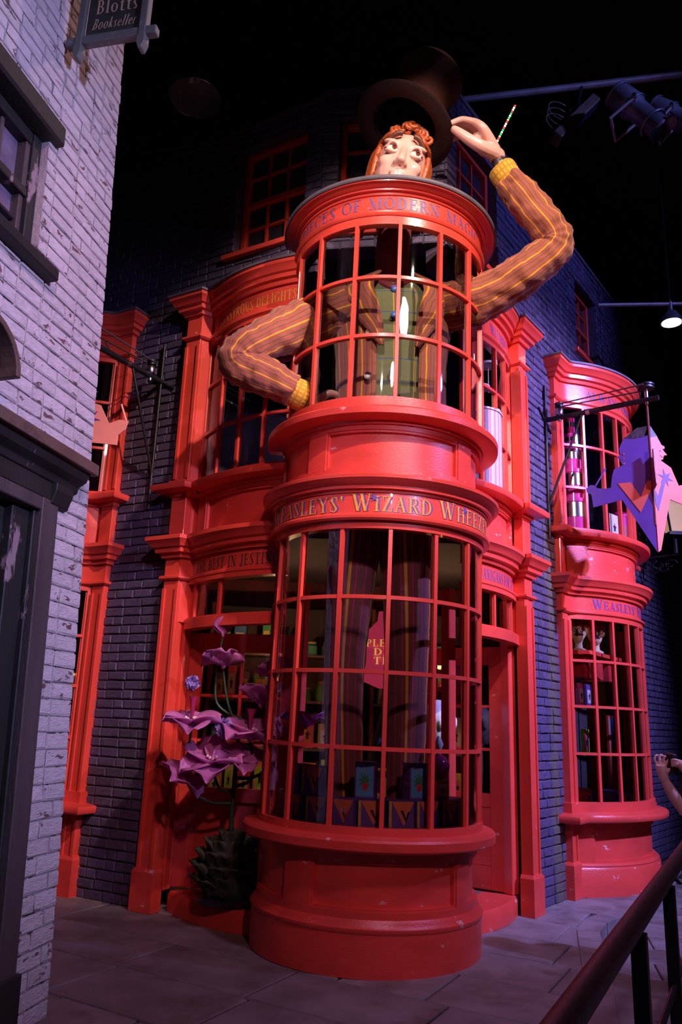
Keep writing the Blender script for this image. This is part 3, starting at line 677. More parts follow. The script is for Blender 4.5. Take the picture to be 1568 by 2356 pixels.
def side_bow(name, loc, rz, label, textu, textl, inku, inkl, au, al, hu=.105, hl=.10, spanu=None, spanl=None):
    root = empty(name, loc, rz, label, 'bay window')
    hw, Rr, cy = .975, 1.30, .79; a0 = 48.6
    A = arc(0, cy, Rr, -a0, a0, 24)
    pl = [(-hw-.20, .02), (-hw-.20, -.075), (-hw-.04, -.075)]; pr = [(-x, y) for x, y in pl[::-1]]
    path = pl+[p for p in A if abs(p[0]) < hw-.03]+pr
    fz = bow_trim(root, path)
    JZ = ((.88, 2.84), (3.79, 5.31), (0, .72))
    jamb(root, [pl[-1]]+arc(0, cy, Rr, -a0, -a0+1.3, 1), JZ); jamb(root, arc(0, cy, Rr, a0-1.3, a0, 1)+[pr[0]], JZ)
    pilaster(root, pl+[(-hw-.04, .02)]); pilaster(root, [(hw+.04, .02)]+pr)
    cols = [-a0+a0/4*i for i in range(9)]
    bars_and_panes(root, 0, cy, Rr-.01, cols, [3.80, 4.28, 4.79, 5.265])
    bars_and_panes(root, 0, cy, Rr-.01, cols, [.89, 1.37, 1.85, 2.33, 2.80])
    for z0, z1 in ((5.255, 5.31), (2.775, 2.83)):
        mb = MB(); mb.sweep(arc(0, cy, Rr, -a0, a0, 24), rect(-.05, .012, z0, z1)); mb.build('head_rail', M['red'], root, smooth=30)
    panel_band(root, None, 0, cy, Rr, 3.225, 3.645, [(-38, 38)], -a0, a0)
    mb = MB(); mb.sweep([p for p in path], DSILL); mb.build('sill', M['redw'], root, smooth=35)
    panel_band(root, None, 0, cy, Rr, .27, .70, [(-41, 41)], -a0, a0)
    mb = MB(); mb.sweep(arc(0, cy, Rr, -a0, a0, 24), [(-.05, 0), (.045, 0), (.045, .25), (.03, .275), (.035, .29), (.015, .31), (-.05, .31)]); mb.build('plinth', M['redw'], root, smooth=35)
    # wooden floors of the display
    for z in (.86, 3.77):
        mb = MB(); P = arc(0, cy, Rr-.05, -a0, a0, 16); mb.prism(P+[(.95, .5), (-.95, .5)], z-.03, z, lambda x, y, d: (x, y, d)); mb.build('display_floor', M['maroon'], root, fix=True)
    if textu: letters_arc('letter', textu, hu, Rr, 5.40, au, fz[0], M[inku], spanu, cy=cy)
    if textl: letters_arc('letter', textl, hl, Rr, 2.90, al, fz[1], M[inkl], spanl, caps=1.15, cy=cy)
    return root
rb_loc = PRo+PRu*(.967+1.02)
rbay = side_bow('bow_window', rb_loc, math.atan2(.8, .6), 'red two storey bow window on the right street wall behind the hanging sign', 'ALWAYS OPEN', "WEASLEYS' WIZARD", 'ink_b', 'ink_v', -10, -5, .10, .095, 48, 62)
lb_loc = PLo+PLu*1.95
lbay = side_bow('bow_window', lb_loc, math.atan2(-.491, .871), 'red two storey bow window at far left behind the white brick corner', 'CURIOUS', "WHEEZES", 'ink_g', 'ink_v', 30, 20, .10, .095, 30, 36)

# ------------------------------------------------------------------ wide bowed front behind the tower (with the two doorways)
CB = Vector((.1, 8.14, 0)); RB = 1.70
front = empty('bowed_shopfront', CB, 0, 'wide red bowed shopfront with two doorways behind the round tower', 'shopfront')
def loc2(p): return (p[0]-CB.x, p[1]-CB.y)
lo = PLo+PLn*.08; li = lo-PLu*.18; ro = PRo+PRn*.08; ri = ro-PRu*.18
pL = [loc2(PLo-PLn*.02), loc2(lo), loc2(li)]; pR = [loc2(ri), loc2(ro), loc2(PRo-PRn*.02)]
AL, AR = arc(0, 0, RB, -60, -19, 14), arc(0, 0, RB, 36, 73, 14)
fzL, fzR = bow_trim(front, pL+AL), bow_trim(front, AR+pR)
jamb(front, [pL[-1]]+arc(0, 0, RB, -60, -59, 1), ((3.79, 5.31), (2.44, 2.84))); jamb(front, arc(0, 0, RB, 72, 73, 1)+[pR[0]], ((3.79, 5.31), (2.44, 2.84)))
pilaster(front, pL+[loc2(li-PLn*.1)]); pilaster(front, [loc2(ri-PRn*.1)]+pR)
cl = [-60+10.25*i for i in range(5)]; cr = [36+9.25*i for i in range(5)]
for c_ in (cl, cr):
    bars_and_panes(front, 0, 0, RB-.01, c_, [3.80, 4.28, 4.79, 5.265])
    a, b = c_[0], c_[-1]
    for z0, z1, o in ((5.255, 5.31, .012), (2.79, 2.83, .03), (2.37, 2.46, .045), (2.46, 2.475, .03)):
        mb = MB(); mb.sweep(arc(0, 0, RB, a, b, 14), rect(-.07, o, z0, z1)); mb.build('head_rail', M['red'], front, smooth=30)
    panel_band(front, None, 0, 0, RB, 3.225, 3.645, [(a+6, b-5)], a, b)
    ct = [a+(3 if a < 0 else 0), a+(b-a)*.42, a+(b-a)*(.98 if a < 0 else .86)]
    bars_and_panes(front, 0, 0, RB-.02, ct, [2.475, 2.795])
    mb = MB(); mb.sweep(arc(0, 0, RB, a, b, 14), [(-.35, 0), (-.02, 0), (-.02, .13), (-.04, .16), (-.35, .16)]); mb.build('door_step', M['redw'], front, smooth=35)
# jambs either side of the two doorways
for p, wd in (((-1.42, 7.36), .10), ((1.66, 7.68), .10), ((-.31, 7.06), .09), ((1.00, 7.05), .09)):
    mb = MB(); mb.box(-wd/2, wd/2, -.05, .05, .16, 2.80, Matrix.Translation((p[0]-CB.x, p[1]-CB.y, 0)) @ Matrix.Rotation(R(-25 if p[0] < 0 else 40), 4, 'Z')); bevel(mb.build('door_jamb', M['red'], front), .006)
letters_arc('letter', 'DISASTROUS DELIGHTS', .105, RB, 5.40, -38, fzL[0], M['ink_y'], 36)
letters_arc('letter', 'THE BEST IN JESTING', .10, RB, 2.89, -39, fzL[1], M['ink_g'], 36)
letters_arc('letter', 'WIZARDLY', .105, RB, 5.40, 60, fzR[0], M['ink_b'], 18)
letters_arc('letter', 'SHENANIGANS FOR ALL', .10, RB, 2.89, 54, fzR[1], M['ink_b'], 34)

def door(name, A, B, label, z0=.17, z1=2.36, glass_from=1.0, rows=3, cols=2):
    A = Vector((*A, 0)); B = Vector((*B, 0)); d = B-A; L = d.length
    root = empty(name, A, math.atan2(d.y, d.x), label, kind='structure')
    st = .13; T = .045
    def pc(n, x0, x1, za, zb, t=T, y=0, m_='redw'):
        mb = MB(); mb.box(x0, x1, -t/2+y, t/2+y, za, zb); return bevel(mb.build(n, M[m_], root), .004)
    pc('stile', 0, st, z0, z1); pc('stile', L-st, L, z0, z1)
    pc('rail', st, L-st, z1-.17, z1); pc('rail', st, L-st, glass_from-.12, glass_from); pc('rail', st, L-st, z0, z0+.2)
    pc('panel', st, L-st, z0+.2, glass_from-.12, .02)
    gx, gz = L-2*st, (z1-.17)-glass_from
    for i in range(1, cols): pc('glazing_bar', st+gx*i/cols-.014, st+gx*i/cols+.014, glass_from, z1-.17, .03)
    for k in range(1, rows): pc('glazing_bar', st, L-st, glass_from+gz*k/rows-.014, glass_from+gz*k/rows+.014, .03)
    for i in range(cols):
        for k in range(rows):
            mb = MB(); x0 = st+gx*i/cols; x1 = st+gx*(i+1)/cols; za = glass_from+gz*k/rows; zb = glass_from+gz*(k+1)/rows
            mb.quad([(x0, 0, za), (x1, 0, za), (x1, 0, zb), (x0, 0, zb)]); mb.build('pane', M['glass'], root)
    mb = MB(); mb.ball((L-.06, -.06, 1.0), .03); mb.tube([(L-.06, 0, 1.0), (L-.06, -.05, 1.0)], .012); mb.build('knob', M['gold'], root, 180)
    return root
door('door_1', (-1.36, 7.44), (-.36, 7.30), 'red glazed shop door behind the purple flower display')
door('door_2', (1.61, 7.70), (.92, 8.16), 'red glazed shop door standing open right of the tower')

# ------------------------------------------------------------------ round corner tower
LEAN = .0125
tower = empty('corner_tower', (.32-LEAN*2.2, 6.52, 0), 0, 'tall round red glazed corner tower with two storeys of small panes', 'tower')
tower.rotation_euler = (0, LEAN, 0)
TA0, TA1 = -96, 112
def tring(n, prof, m_='red', a0=TA0, a1=TA1, smooth=35):
    mb = MB(); rm = .85
    mb.sweep(arc(0, 0, rm, a0, a1, 64), [(r-rm, z) for r, z in prof]); return mb.build(n, M[m_], tower, smooth=smooth)
tring('lead_cap', [(.60, 5.945), (.985, 5.955), (.992, 5.965), (.99, 5.99), (.97, 5.995), (.60, 6.02)], 'lead')
tring('cornice', [(.78, 5.88), (.868, 5.885), (.875, 5.905), (.902, 5.908), (.906, 5.922), (.925, 5.925), (.945, 5.94), (.972, 5.945), (.975, 5.958), (.78, 5.958)])
tf1 = tring('frieze', [(.80, 5.735), (.856, 5.735), (.856, 5.89), (.80, 5.89)])
tring('frieze_moulding', [(.80, 5.685), (.872, 5.685), (.885, 5.70), (.888, 5.72), (.875, 5.735), (.80, 5.735)])
tring('head_rail', [(.80, 5.61), (.862, 5.61), (.866, 5.69), (.80, 5.69)])
cols = [-94.6+24.4*i for i in range(9)]
bars_and_panes(tower, 0, 0, .846, cols, [4.06, 4.594, 5.117, 5.62], skip={(0, 0), (0, 1), (7, 1), (0, 2)}, step=6)
tring('sill', [(.80, 3.835), (.868, 3.835), (.875, 3.86), (.985, 3.868), (1.0, 3.875), (1.002, 3.925), (.99, 3.94), (.90, 3.975), (.868, 3.985), (.868, 4.065), (.80, 4.065)], 'redw')
panel_band(tower, None, 0, 0, .848, 3.44, 3.84, [(-88, -46), (-34, 43), (56, 104)], TA0, TA1)
tring('cornice', [(.80, 3.265), (.915, 3.265), (.918, 3.285), (.945, 3.29), (.948, 3.315), (.965, 3.32), (.985, 3.345), (1.003, 3.36), (1.006, 3.385), (.99, 3.395), (.87, 3.44), (.80, 3.44)])
tf2 = tring('frieze', [(.80, 3.10), (.905, 3.10), (.905, 3.27), (.80, 3.27)])
tring('frieze_moulding', [(.80, 3.055), (.915, 3.055), (.928, 3.07), (.93, 3.09), (.918, 3.105), (.80, 3.105)])
tring('head_rail', [(.80, 3.00), (.875, 3.00), (.88, 3.06), (.80, 3.06)])
bars_and_panes(tower, 0, 0, .846, cols, [.91, 1.430, 1.954, 2.489, 3.01], step=6)
tring('sill', [(.78, .75), (.86, .75), (.87, .765), (.955, .77), (.97, .782), (.972, .835), (.96, .85), (.875, .865), (.872, .915), (.78, .915)], 'redw')
panel_band(tower, None, 0, 0, .836, .33, .76, [(-88, -46), (-30, 46), (58, 104)], TA0, TA1, .06)
tring('base_moulding', [(.78, .26), (.866, .26), (.876, .275), (.876, .295), (.86, .31), (.855, .325), (.84, .345), (.78, .345)], 'redw')
tring('plinth', [(.78, 0), (.864, 0), (.866, .265), (.78, .265)], 'redw')
mb = MB(); mb.prism(arc(0, 0, .81, TA0, TA1, 32), .85, .895, lambda x, y, d: (x, y, d)); mb.build('display_floor', M['maroon'], tower, fix=True)
letters_arc('letter', 'PIECES OF MODERN MAGIC', .108, .856, 5.755, -3, tf1, M['ink_b'], 132)
letters_arc('letter_shadow', "WEASLEYS' WIZARD WHEEZES", .118, .905, 3.12, .3, tf2, M['ink_v'], 146, caps=1.15, off=0.0)
letters_arc('letter', "WEASLEYS' WIZARD WHEEZES", .118, .905, 3.12, .3, tf2, M['ink_y'], 146, caps=1.15, off=.002, a_shift=-.9)
for a in (-5.5, 43.5):
    mb = MB(); mb.quad([((.912)*sin(R(a)+x/.9), -(.912)*cos(R(a)+x/.9), 3.225+y) for x, y in star_pts(.038)]); mb.build('painted_star', M['ink_v'], tf2)

# ------------------------------------------------------------------ sash windows of the upper storey
def sash(name, O, U, N, u0, u1, z0, z1, label, rec=.12, cols=3):
    O, U, N = Vector(O), Vector(U), Vector(N)
    sgn = 1 if U.x*(-N.y)-U.y*(-N.x) > 0 else 1
    root = empty(name, (0, 0, 0), 0, label, kind='structure')
    def P(u, z, d): return O+U*u+N*d+Vector((0, 0, z))
    def pc(n, a, b, za, zb, d0, d1, m_='red'):
        mb = MB(); mb.prism([(a, za), (b, za), (b, zb), (a, zb)], d0, d1, lambda x, y, t: P(x, y, t)); return mb.build(n, M[m_], root, fix=True)
    f = .055
    for a, b, za, zb in ((u0, u0+f, z0, z1), (u1-f, u1, z0, z1), (u0+f, u1-f, z1-f, z1), (u0+f, u1-f, z0, z0+f)): bevel(pc('frame', a, b, za, zb, -rec-.06, -rec+.03), .004)
    zm = (z0+z1)/2; bevel(pc('meeting_rail', u0+f, u1-f, zm-.03, zm+.03, -rec-.05, -rec+.02), .004)
    for i in range(1, cols):
        u = u0+f+(u1-u0-2*f)*i/cols; pc('glazing_bar', u-.012, u+.012, z0+f, z1-f, -rec-.045, -rec)
    zs = [z0+f, (z0+f+zm)/2, zm, (zm+z1-f)/2+.04, z1-f]
    for z in (zs[1], zs[3]): pc('glazing_bar', u0+f, u1-f, z-.012, z+.012, -rec-.045, -rec)
    for i in range(cols):
        for k in range(4):
            ua = u0+f+(u1-u0-2*f)*i/cols; ub = u0+f+(u1-u0-2*f)*(i+1)/cols
            mb = MB(); mb.quad([P(ua, zs[k], -rec-.03), P(ub, zs[k], -rec-.03), P(ub, zs[k+1], -rec-.03), P(ua, zs[k+1], -rec-.03)]); mb.build('pane', M['dglass'], root)
    bevel(pc('window_sill', u0-.12, u1+.12, z0-.06, z0, -rec-.06, .07), .006)
    return root
sash('window_1', PLo, PLu, PLn, -1.29, -.46, 6.21, 7.49, 'red sash window in the purple wall up left of the tower')
sash('window_2', K1, UF, NF, .17, LF-.19, 6.16, 7.49, 'red sash window directly behind the top hat')
sash('window_3', PRo, PRu, PRn, -1.41, -.51, 6.16, 7.49, 'red sash window behind the raised hand')
sash('window_4', PRo, PRu, PRn, 1.85, 2.65, 6.35, 7.39, 'red sash window high on the right wall above the bow window')

# ================================================================== white brick building at the left
WO, WU, WV, WN = Vector((-1.505, 4.83, 0)), Vector((-.2201, -.9755, 0)), Vector((-.0469, .0170, .9988)), Vector((.9743, -.2198, .0495))
ww = empty('wall_near', (0, 0, 0), label='chipped white painted brick wall filling the left edge', kind='structure')
brick_wall(ww, WO, WU, WN, 0, 2.9, 0, 7.4, [(.38, 2.0, -1, 2.86), (.78, 1.75, 4.19, 5.06)], M['wbrick'], M['wmortar'], bl=.225, bh=.083, gap=.010, proud=.013, V=WV, thick=.35, seed=21)
def WP(u, v, d): return WO+WU*u+WV*v+WN*d
def wpart(root, n, u0, u1, v0, v1, d0, d1, m_='grey', bv=.006):
    mb = MB(); mb.prism([(u0, v0), (u1, v0), (u1, v1), (u0, v1)], d0, d1, lambda x, y, t: WP(x, y, t)-root.location); o = mb.build(n, M[m_], root, fix=True); return bevel(o, bv) if bv else o
def wprof(root, n, u0, u1, prof, m_):
    mb = MB(); mb.prism(prof, u0, u1, lambda d, v, u: WP(u, v, d)-root.location); return bevel(mb.build(n, M[m_], root, fix=True), .004)
dr = empty('door_3', WP(.9, 0, 0), 0, 'flaking black wooden door in the white brick wall', kind='structure')
wpart(dr, 'architrave', .36, .52, 0, 2.80, -.10, .035, 'grey'); wpart(dr, 'architrave', .52, 1.95, 2.72, 2.80, -.10, .03, 'grey')
wpart(dr, 'architrave_bead', .52, .545, 0, 2.72, -.14, .0, 'oak')
wpart(dr, 'jamb', .545, .70, 0, 2.74, -.16, -.03, 'oak'); wpart(dr, 'jamb_plinth', .33, .52, 0, .30, -.10, .05, 'oak')
wpart(dr, 'stile', .70, .84, 0, 2.76, -.18, -.08, 'oak'); wpart(dr, 'rail', .84, 1.9, 2.22, 2.31, -.18, -.07, 'brownwood'); wpart(dr, 'rail', .84, 1.9, 2.64, 2.76, -.18, -.08, 'oak')
wpart(dr, 'pane', .84, 1.9, 2.31, 2.64, -.17, -.15, 'hglass', 0)
wpart(dr, 'panel', .84, 1.9, 1.25, 2.22, -.20, -.15, 'oak'); wpart(dr, 'rail', .84, 1.9, 1.10, 1.25, -.18, -.08, 'oak'); wpart(dr, 'panel', .84, 1.9, .25, 1.10, -.20, -.15, 'oak'); wpart(dr, 'rail', .84, 1.9, 0, .25, -.18, -.08, 'oak')
hd = empty('door_canopy', WP(.6, 2.95, 0), 0, 'heavy brown moulded wooden canopy over the flaking black door', 'canopy')
wprof(hd, 'fascia', .14, 2.4, [(0, 3.06), (.13, 3.03), (.155, 3.03), (.155, 3.10), (.13, 3.115), (0, 3.14)], 'brownwood')
wprof(hd, 'bed_moulding', .18, 2.4, [(0, 2.90), (.04, 2.91), (.05, 2.95), (.10, 2.98), (.115, 3.02), (.13, 3.03), (0, 3.06)], 'oak')
wprof(hd, 'frieze_board', .26, 2.4, [(0, 2.80), (.03, 2.80), (.03, 2.91), (0, 2.91)], 'oak')
wprof(hd, 'corner_block', .27, .45, [(0, 2.76), (.04, 2.78), (.07, 2.86), (.07, 2.905), (0, 2.905)], 'oak')
ah = empty('arched_hood', WP(1.36, 3.27, 0), 0, 'small curved brown wooden hood above the door canopy at the left edge', 'hood')
mb = MB(); n = 14
ro_, ri_ = [], []
for i in range(n+1):
    t = PI*i/n; ro_.append((1.36+.29*cos(t), 3.27+.27*sin(t))); ri_.append((1.36+.255*cos(t), 3.27+.235*sin(t)))
mb.prism(ro_+ri_[::-1], 0, .20, lambda u, v, d: WP(u, v, d)-ah.location); bevel(mb.build('hood_board', M['brownwood'], ah, fix=True), .004)
mb = MB(); mb.prism(ri_, 0, .03, lambda u, v, d: WP(u, v, d)-ah.location); mb.build('hood_back', M['oak'], ah, fix=True)
wn = empty('window_5', WP(1.2, 4.2, 0), 0, 'dark wooden sash window with hazy panes in the white brick wall', kind='structure')
wpart(wn, 'lintel', .70, 2.1, 5.05, 5.20, -.10, .07, 'oak', .015); wpart(wn, 'window_sill', .66, 2.1, 4.11, 4.19, -.10, .09, 'oak', .01)
wpart(wn, 'frame', .78, .86, 4.19, 5.05, -.16, -.04, 'oak'); wpart(wn, 'frame', .86, 1.75, 4.97, 5.05, -.16, -.05, 'oak'); wpart(wn, 'frame', .86, 1.75, 4.19, 4.26, -.16, -.06, 'oak')
wpart(wn, 'meeting_rail', .86, 1.75, 4.59, 4.65, -.15, -.05, 'oak'); wpart(wn, 'stile', .86, .90, 4.26, 4.60, -.15, -.07, 'grey'); wpart(wn, 'stile', .86, .90, 4.65, 4.97, -.14, -.06, 'grey')
for u in (1.10, 1.36): wpart(wn, 'glazing_bar', u-.015, u+.015, 4.26, 4.97, -.145, -.08, 'grey')
wpart(wn, 'glazing_bar', .90, 1.75, 4.41, 4.435, -.145, -.085, 'oak')
for i, (a, b) in enumerate(((.90, 1.10), (1.10, 1.36), (1.36, 1.75))):
    for za, zb in ((4.26, 4.42), (4.43, 4.60), (4.65, 4.97)): wpart(wn, 'pane', a, b, za, zb, -.13, -.125, 'hglass', 0)
# hanging bookseller sign
SO = Vector((-1.845, 4.2, 5.852)); SU = Vector((.9755, -.2201, 0)); SZ = Vector((0, 0, 1)); SN = Vector((-.2201, -.9755, 0))
sg = empty('hanging_sign', SO+SU*.25, 0, 'dark green hanging wooden sign with gold lettering at top left', 'sign')
def spart(n, u0, u1, v0, v1, d0, d1, m_): 
    mb = MB(); mb.prism([(u0, v0), (u1, v0), (u1, v1), (u0, v1)], d0, d1, lambda x, y, t: SO+SU*x+SZ*y+SN*t-sg.location); return bevel(mb.build(n, M[m_], sg, fix=True), .006)
M['signgreen'] = mat('dark_green_board', (0.030, 0.036, 0.030), .5, 0, .3, 8, .1, 40)
M['signwood'] = worn('grey_green_wood', (.13, .14, .13), (.30, .26, .24), .5, .6, .68, 8)
spart('board', .03, .47, .02, .95, -.012, .012, 'signgreen')
spart('bottom_bar', -.07, .57, -.035, .025, -.03, .03, 'signwood'); spart('side_bar', .0, .05, -.10, .95, -.025, .035, 'signwood'); spart('side_bar', .45, .50, -.10, .95, -.025, .035, 'signwood'); spart('top_bar', -.06, .56, .90, .96, -.03, .03, 'signwood')
for u in (.025, .475):
    mb = MB(); mb.prism([(u-.028, -.04), (u+.028, -.04), (u+.030, -.10), (u+.012, -.15), (u-.012, -.15), (u-.030, -.10)], -.028, .038, lambda x, y, t: SO+SU*x+SZ*y+SN*t-sg.location); bevel(mb.build('finial', M['signwood'], sg, fix=True), .006)
spart('gilt_edge', .052, .060, .03, .92, .010, .0155, 'gold')
for txt, h, u, v, wd, it in (('Blotts', .115, .115, .20, .30, 0), ('&', .13, .21, .33, .10, 0), ('Bookseller', .085, .10, .075, .31, .35)):
    G['B2'] = G['B']; letters_flat('letter', txt, h, SO+SU*u+SZ*v-sg.location, SU, SZ, SN, sg, M['gold'], wd, italic=it, off=.0135)
mb = MB(); mb.tube([SO-SU*.08+SZ*1.05-sg.location, SO+SU*.6+SZ*1.05-sg.location], .012); mb.tube([SO+SU*.1+SZ*.95-sg.location, SO+SU*.1+SZ*1.05-sg.location], .006); mb.tube([SO+SU*.4+SZ*.95-sg.location, SO+SU*.4+SZ*1.05-sg.location], .006); mb.build('hanger', M['iron'], sg)

# ================================================================== hanging cut-out signs on iron brackets
def cutout_sign(base, U, N, zb, cl, cr, lab_s, lab_b, L=1.14, sx=1.0):
    """base: point on the wall; N: out of the wall; U: along the wall (to the viewer's right)"""
    base = Vector(base); U = Vector(U); N = Vector(N); Z = Vector((0, 0, 1)); B0 = base+Z*zb
    br = empty('sign_bracket', B0, 0, lab_b, 'bracket')
    def T(n, pts, r, m_='iron', nn=8, sm=60): mb = MB(); mb.tube([Vector(p)-br.location for p in pts], r, nn); return mb.build(n, M[m_], br, sm)
    T('wall_bar', [base+N*.04+Z*(zb+.42), base+N*.04+Z*(zb-1.36)], .016)
    T('arm', [B0+N*.02, B0+N*(L+.12)], .030); T('arm_sleeve', [B0+N*.50, B0+N*.54], .034, 'steel')
    T('stay', [B0+N*.46, base+N*.04+Z*(zb-1.0)], .014)
    T('cross_brace', [B0+N*.03-U*.17+Z*.10, B0+N*.03+U*.17-Z*.10], .013)
    for d, r in ((.20, .045), (L, .085)):
        mb = MB(); mb.lathe([(r, 0), (r, .015), (r*.85, .018), (r*.85, .03), (r, .033), (r, .05)], 20); o = mb.build('pulley', M['iron'], br, 40); o.location = N*d+Z*.12
        T('spindle', [B0+N*d-Z*.05, B0+N*d+Z*.15], .02, 'steel')
    T('drive_cord', [B0+N*.20-U*.04+Z*.145, B0+N*L-U*.085+Z*.145], .008, 'grey'); T('drive_cord', [B0+N*.20+U*.04+Z*.145, B0+N*L+U*.085+Z*.145], .008, 'grey')
    mb = MB(); mb.lathe([(.035, 0), (.045, .02), (.04, .07), (.02, .09)], 14); o = mb.build('motor', M['steel'], br, 40); o.location = N*.20+Z*.03
    S0 = B0+N*L
    sg = empty('cutout_sign', S0-Z*.4, 0, lab_s, 'sign')
    k = .000803
    def mk(n, pts, D, nrm, m_, d0=-.006, d1=.006, sp=1165):
        mb = MB(); mb.prism([((x-sp)*k*sx, (160-y)*k-.30) for x, y in pts], d0, d1, lambda x, y, t: S0+D*abs(x)*(1 if True else 1)+Z*y+nrm*t-sg.location); return mb.build(n, M[m_], sg, fix=True)
    DL = (-U*.80-N*.0+N*.30).normalized()
    return br, sg, S0, DL, mk
M['cutp'] = mat('violet_board', (.105, .05, .30), .5, 0, .12, 5); M['cuto'] = mat('coral_board', (.62, .13, .085), .5, 0, .10, 5); M['cutpk'] = mat('salmon_pink_board', (.80, .27, .22), .5, 0, .1, 5); M['cutk'] = mat('crackled_black_board', (.05, .045, .055), .5, 0, .6, 30)
LW = [(1150, 300), (1110, 310), (1000, 320), (890, 300), (850, 380), (830, 440), (838, 520), (800, 552), (838, 575), (832, 600), (852, 650), (845, 670), (760, 710), (735, 800), (715, 950), (640, 955), (560, 935), (545, 900), (490, 885), (440, 930), (445, 980), (490, 1010), (500, 1050), (510, 1190), (660, 1160), (830, 1125), (1000, 1480), (1165, 1830)]
RW = [(1175, 330), (1270, 290), (1330, 400), (1378, 418), (1370, 448), (1340, 455), (1362, 482), (1405, 525), (1355, 540), (1352, 560), (1340, 575), (1345, 592), (1300, 615), (1450, 690), (1545, 915), (1640, 880), (1720, 900), (1700, 1000), (1640, 1060), (1640, 1170), (1400, 1120), (1370, 1220), (1215, 1800), (1175, 1830)]
def build_sign(base, U, N, zb, lab_s, lab_b, ml, mr, wl_, wr_, angL, angR, sx):
    br, sg, S0, _, mk = cutout_sign(base, U, N, zb, None, None, lab_s, lab_b)
    U = Vector(U); N = Vector(N); Z = Vector((0, 0, 1)); sp = 1165; k = .000803
    def wing(n, pts, D, m_, d0, d1):
        nr = D.cross(Z)
        mb = MB(); mb.prism([(abs(x-sp)*k*sx, (160-y)*k-.28) for x, y in pts], d0, d1, lambda x, y, t: S0+D*x+Z*y+nr*t-sg.location); return mb.build(n, M[m_], sg, fix=True)
    DL = (Matrix.Rotation(R(angL), 3, 'Z') @ Vector((-1, 0, 0))); DR = (Matrix.Rotation(R(angR), 3, 'Z') @ Vector((1, 0, 0)))
    wing('profile_board', LW, DL, ml, -.006, .006); wing('profile_board', RW, DR, mr, -.006, .006)
    wing('hat_board', [(1150, 175), (1110, 310), (1000, 322), (890, 302), (1040, 180)], DL, 'cutk', -.008, .008); wing('hat_board', [(1180, 175), (1175, 332), (1270, 292), (1110+70, 170)], DR, 'cutk', -.008, .008)
    wing('painted_letter', [(795, 905), (935, 905), (1030, 1110), (1110, 905), (1155, 905), (1155, 1010), (1020, 1310)], DL, wl_, -.0095, .0095)
    wing('painted_letter', [(1178, 1010), (1225, 1110), (1300, 900), (1350, 890), (1215, 1300), (1178, 1200)], DR, wr_, -.0095, .0095)
    wing('painted_star', [(1355+x, 840+y) for x, y in star_pts(115, 6, .36, .25)], DR, wr_, -.0098, .0098)
    for pts, D, m_ in (([(868, 512), (880, 500), (886, 515), (876, 530)], DL, wl_), ([(862, 585), (890, 566), (880, 585)], DL, wl_), ([(860, 645), (900, 632), (872, 660)], DL, wl_), ([(1290, 490), (1303, 478), (1312, 492), (1300, 502)], DR, 'ink_k'), ([(1292, 545), (1315, 562), (1350, 562), (1318, 572)], DR, 'ink_k')):
        wing('painted_mark', pts, D, m_, -.0095, .0095)
    def T(n, pts, r, m_): mb = MB(); mb.tube([Vector(p)-sg.location for p in pts], r, 6); return mb.build(n, M[m_], sg)
    T('spine', [S0+Z*-.02, S0-Z*1.62*.83], .010, 'maroon')
    for D, x0, y0, x1, y1, m_ in ((DL, 545, 900, 670, 680, ml), (DR, 1700, 900, 1640, 700, mr)):
        T('wand', [S0+D*abs(x0-sp)*k*sx+Z*((160-y0)*k-.28), S0+D*abs(x1-sp)*k*sx+Z*((160-y1)*k-.28)], .009, m_)
    # small third board seen edge on
    D3 = (DL+DR*1.2); D3 = -Vector((N.x, N.y, 0))*.0 + Vector((DR.y*.2, -1, 0)).normalized()
    nr = D3.cross(Z); mb = MB(); mb.prism([(0, -.62), (.03, -.66), (.035, -.56), (.05, -.56), (.05, -.74), (.06, -.94), (.02, -.98), (0, -1.2)], -.005, .005, lambda x, y, t: S0+D3*x*1.4+Z*y+nr*t-sg.location); mb.build('profile_board', M['maroon'], sg, fix=True)
    return sg
build_sign(PRo+PRu*.615, PRu, PRn, 4.955, 'coral and violet cut-out profile sign with big painted letter by the right bow window', 'black iron arm with pulleys holding the coral and violet sign', 'cutp', 'cuto', 'cuto', 'cutp', -28, 22, 1.12)
build_sign(PLo+PLu*.33, PLu*-1, PLn, 4.93, 'pink cut-out profile sign half hidden behind the white brick corner', 'iron arm bracket on the left purple wall', 'cutp', 'cutpk', 'cuto', 'cutp', 10, -16, 1.35)

# ================================================================== giant mannequin in the tower
M['skin'] = mat('painted_skin', (.72, .40, .33), .26, 0, .05, 5, coat=.3)
M['hair'] = mat('auburn_moulded_hair', (.40, .085, .022), .35, 0, .25, 25, .5, 30)
M['brow'] = mat('dark_auburn_brow', (.12, .03, .015), .5, 0, .2, 20)
M['eyew'] = mat('eye_white', (.75, .66, .60), .15, 0, .03, 5); M['iris'] = mat('brown_iris', (.16, .035, .02), .1, 0, .2, 40); M['pupil'] = mat('black_pupil', (.01, .01, .01), .1)
BR, YE, MA, DK = (.25, .092, .036), (.62, .28, .035), (.42, .028, .12), (.13, .06, .045)
SB = [(.02, .12, YE), (.21, .25, MA), (.34, .40, DK), (.51, .55, MA), (.66, .72, DK), (.83, .87, MA)]
M['tweed_s'] = stripes('striped_tweed_sleeve', BR, SB, 1/9.0); M['tweed_t'] = stripes('striped_tweed_jacket', BR, SB, 1/22.0); M['tweed_l'] = stripes('striped_tweed_trouser', (.17, .05, .035), SB, 1/5.0)
M['plaid'] = stripes('green_plaid', (.115, .13, .055), [(.0, .05, (.50, .26, .05)), (.5, .53, (.10, .11, .06))], 1/16.0, 0, [(.0, .05, (.05, .09, .13))], .22)
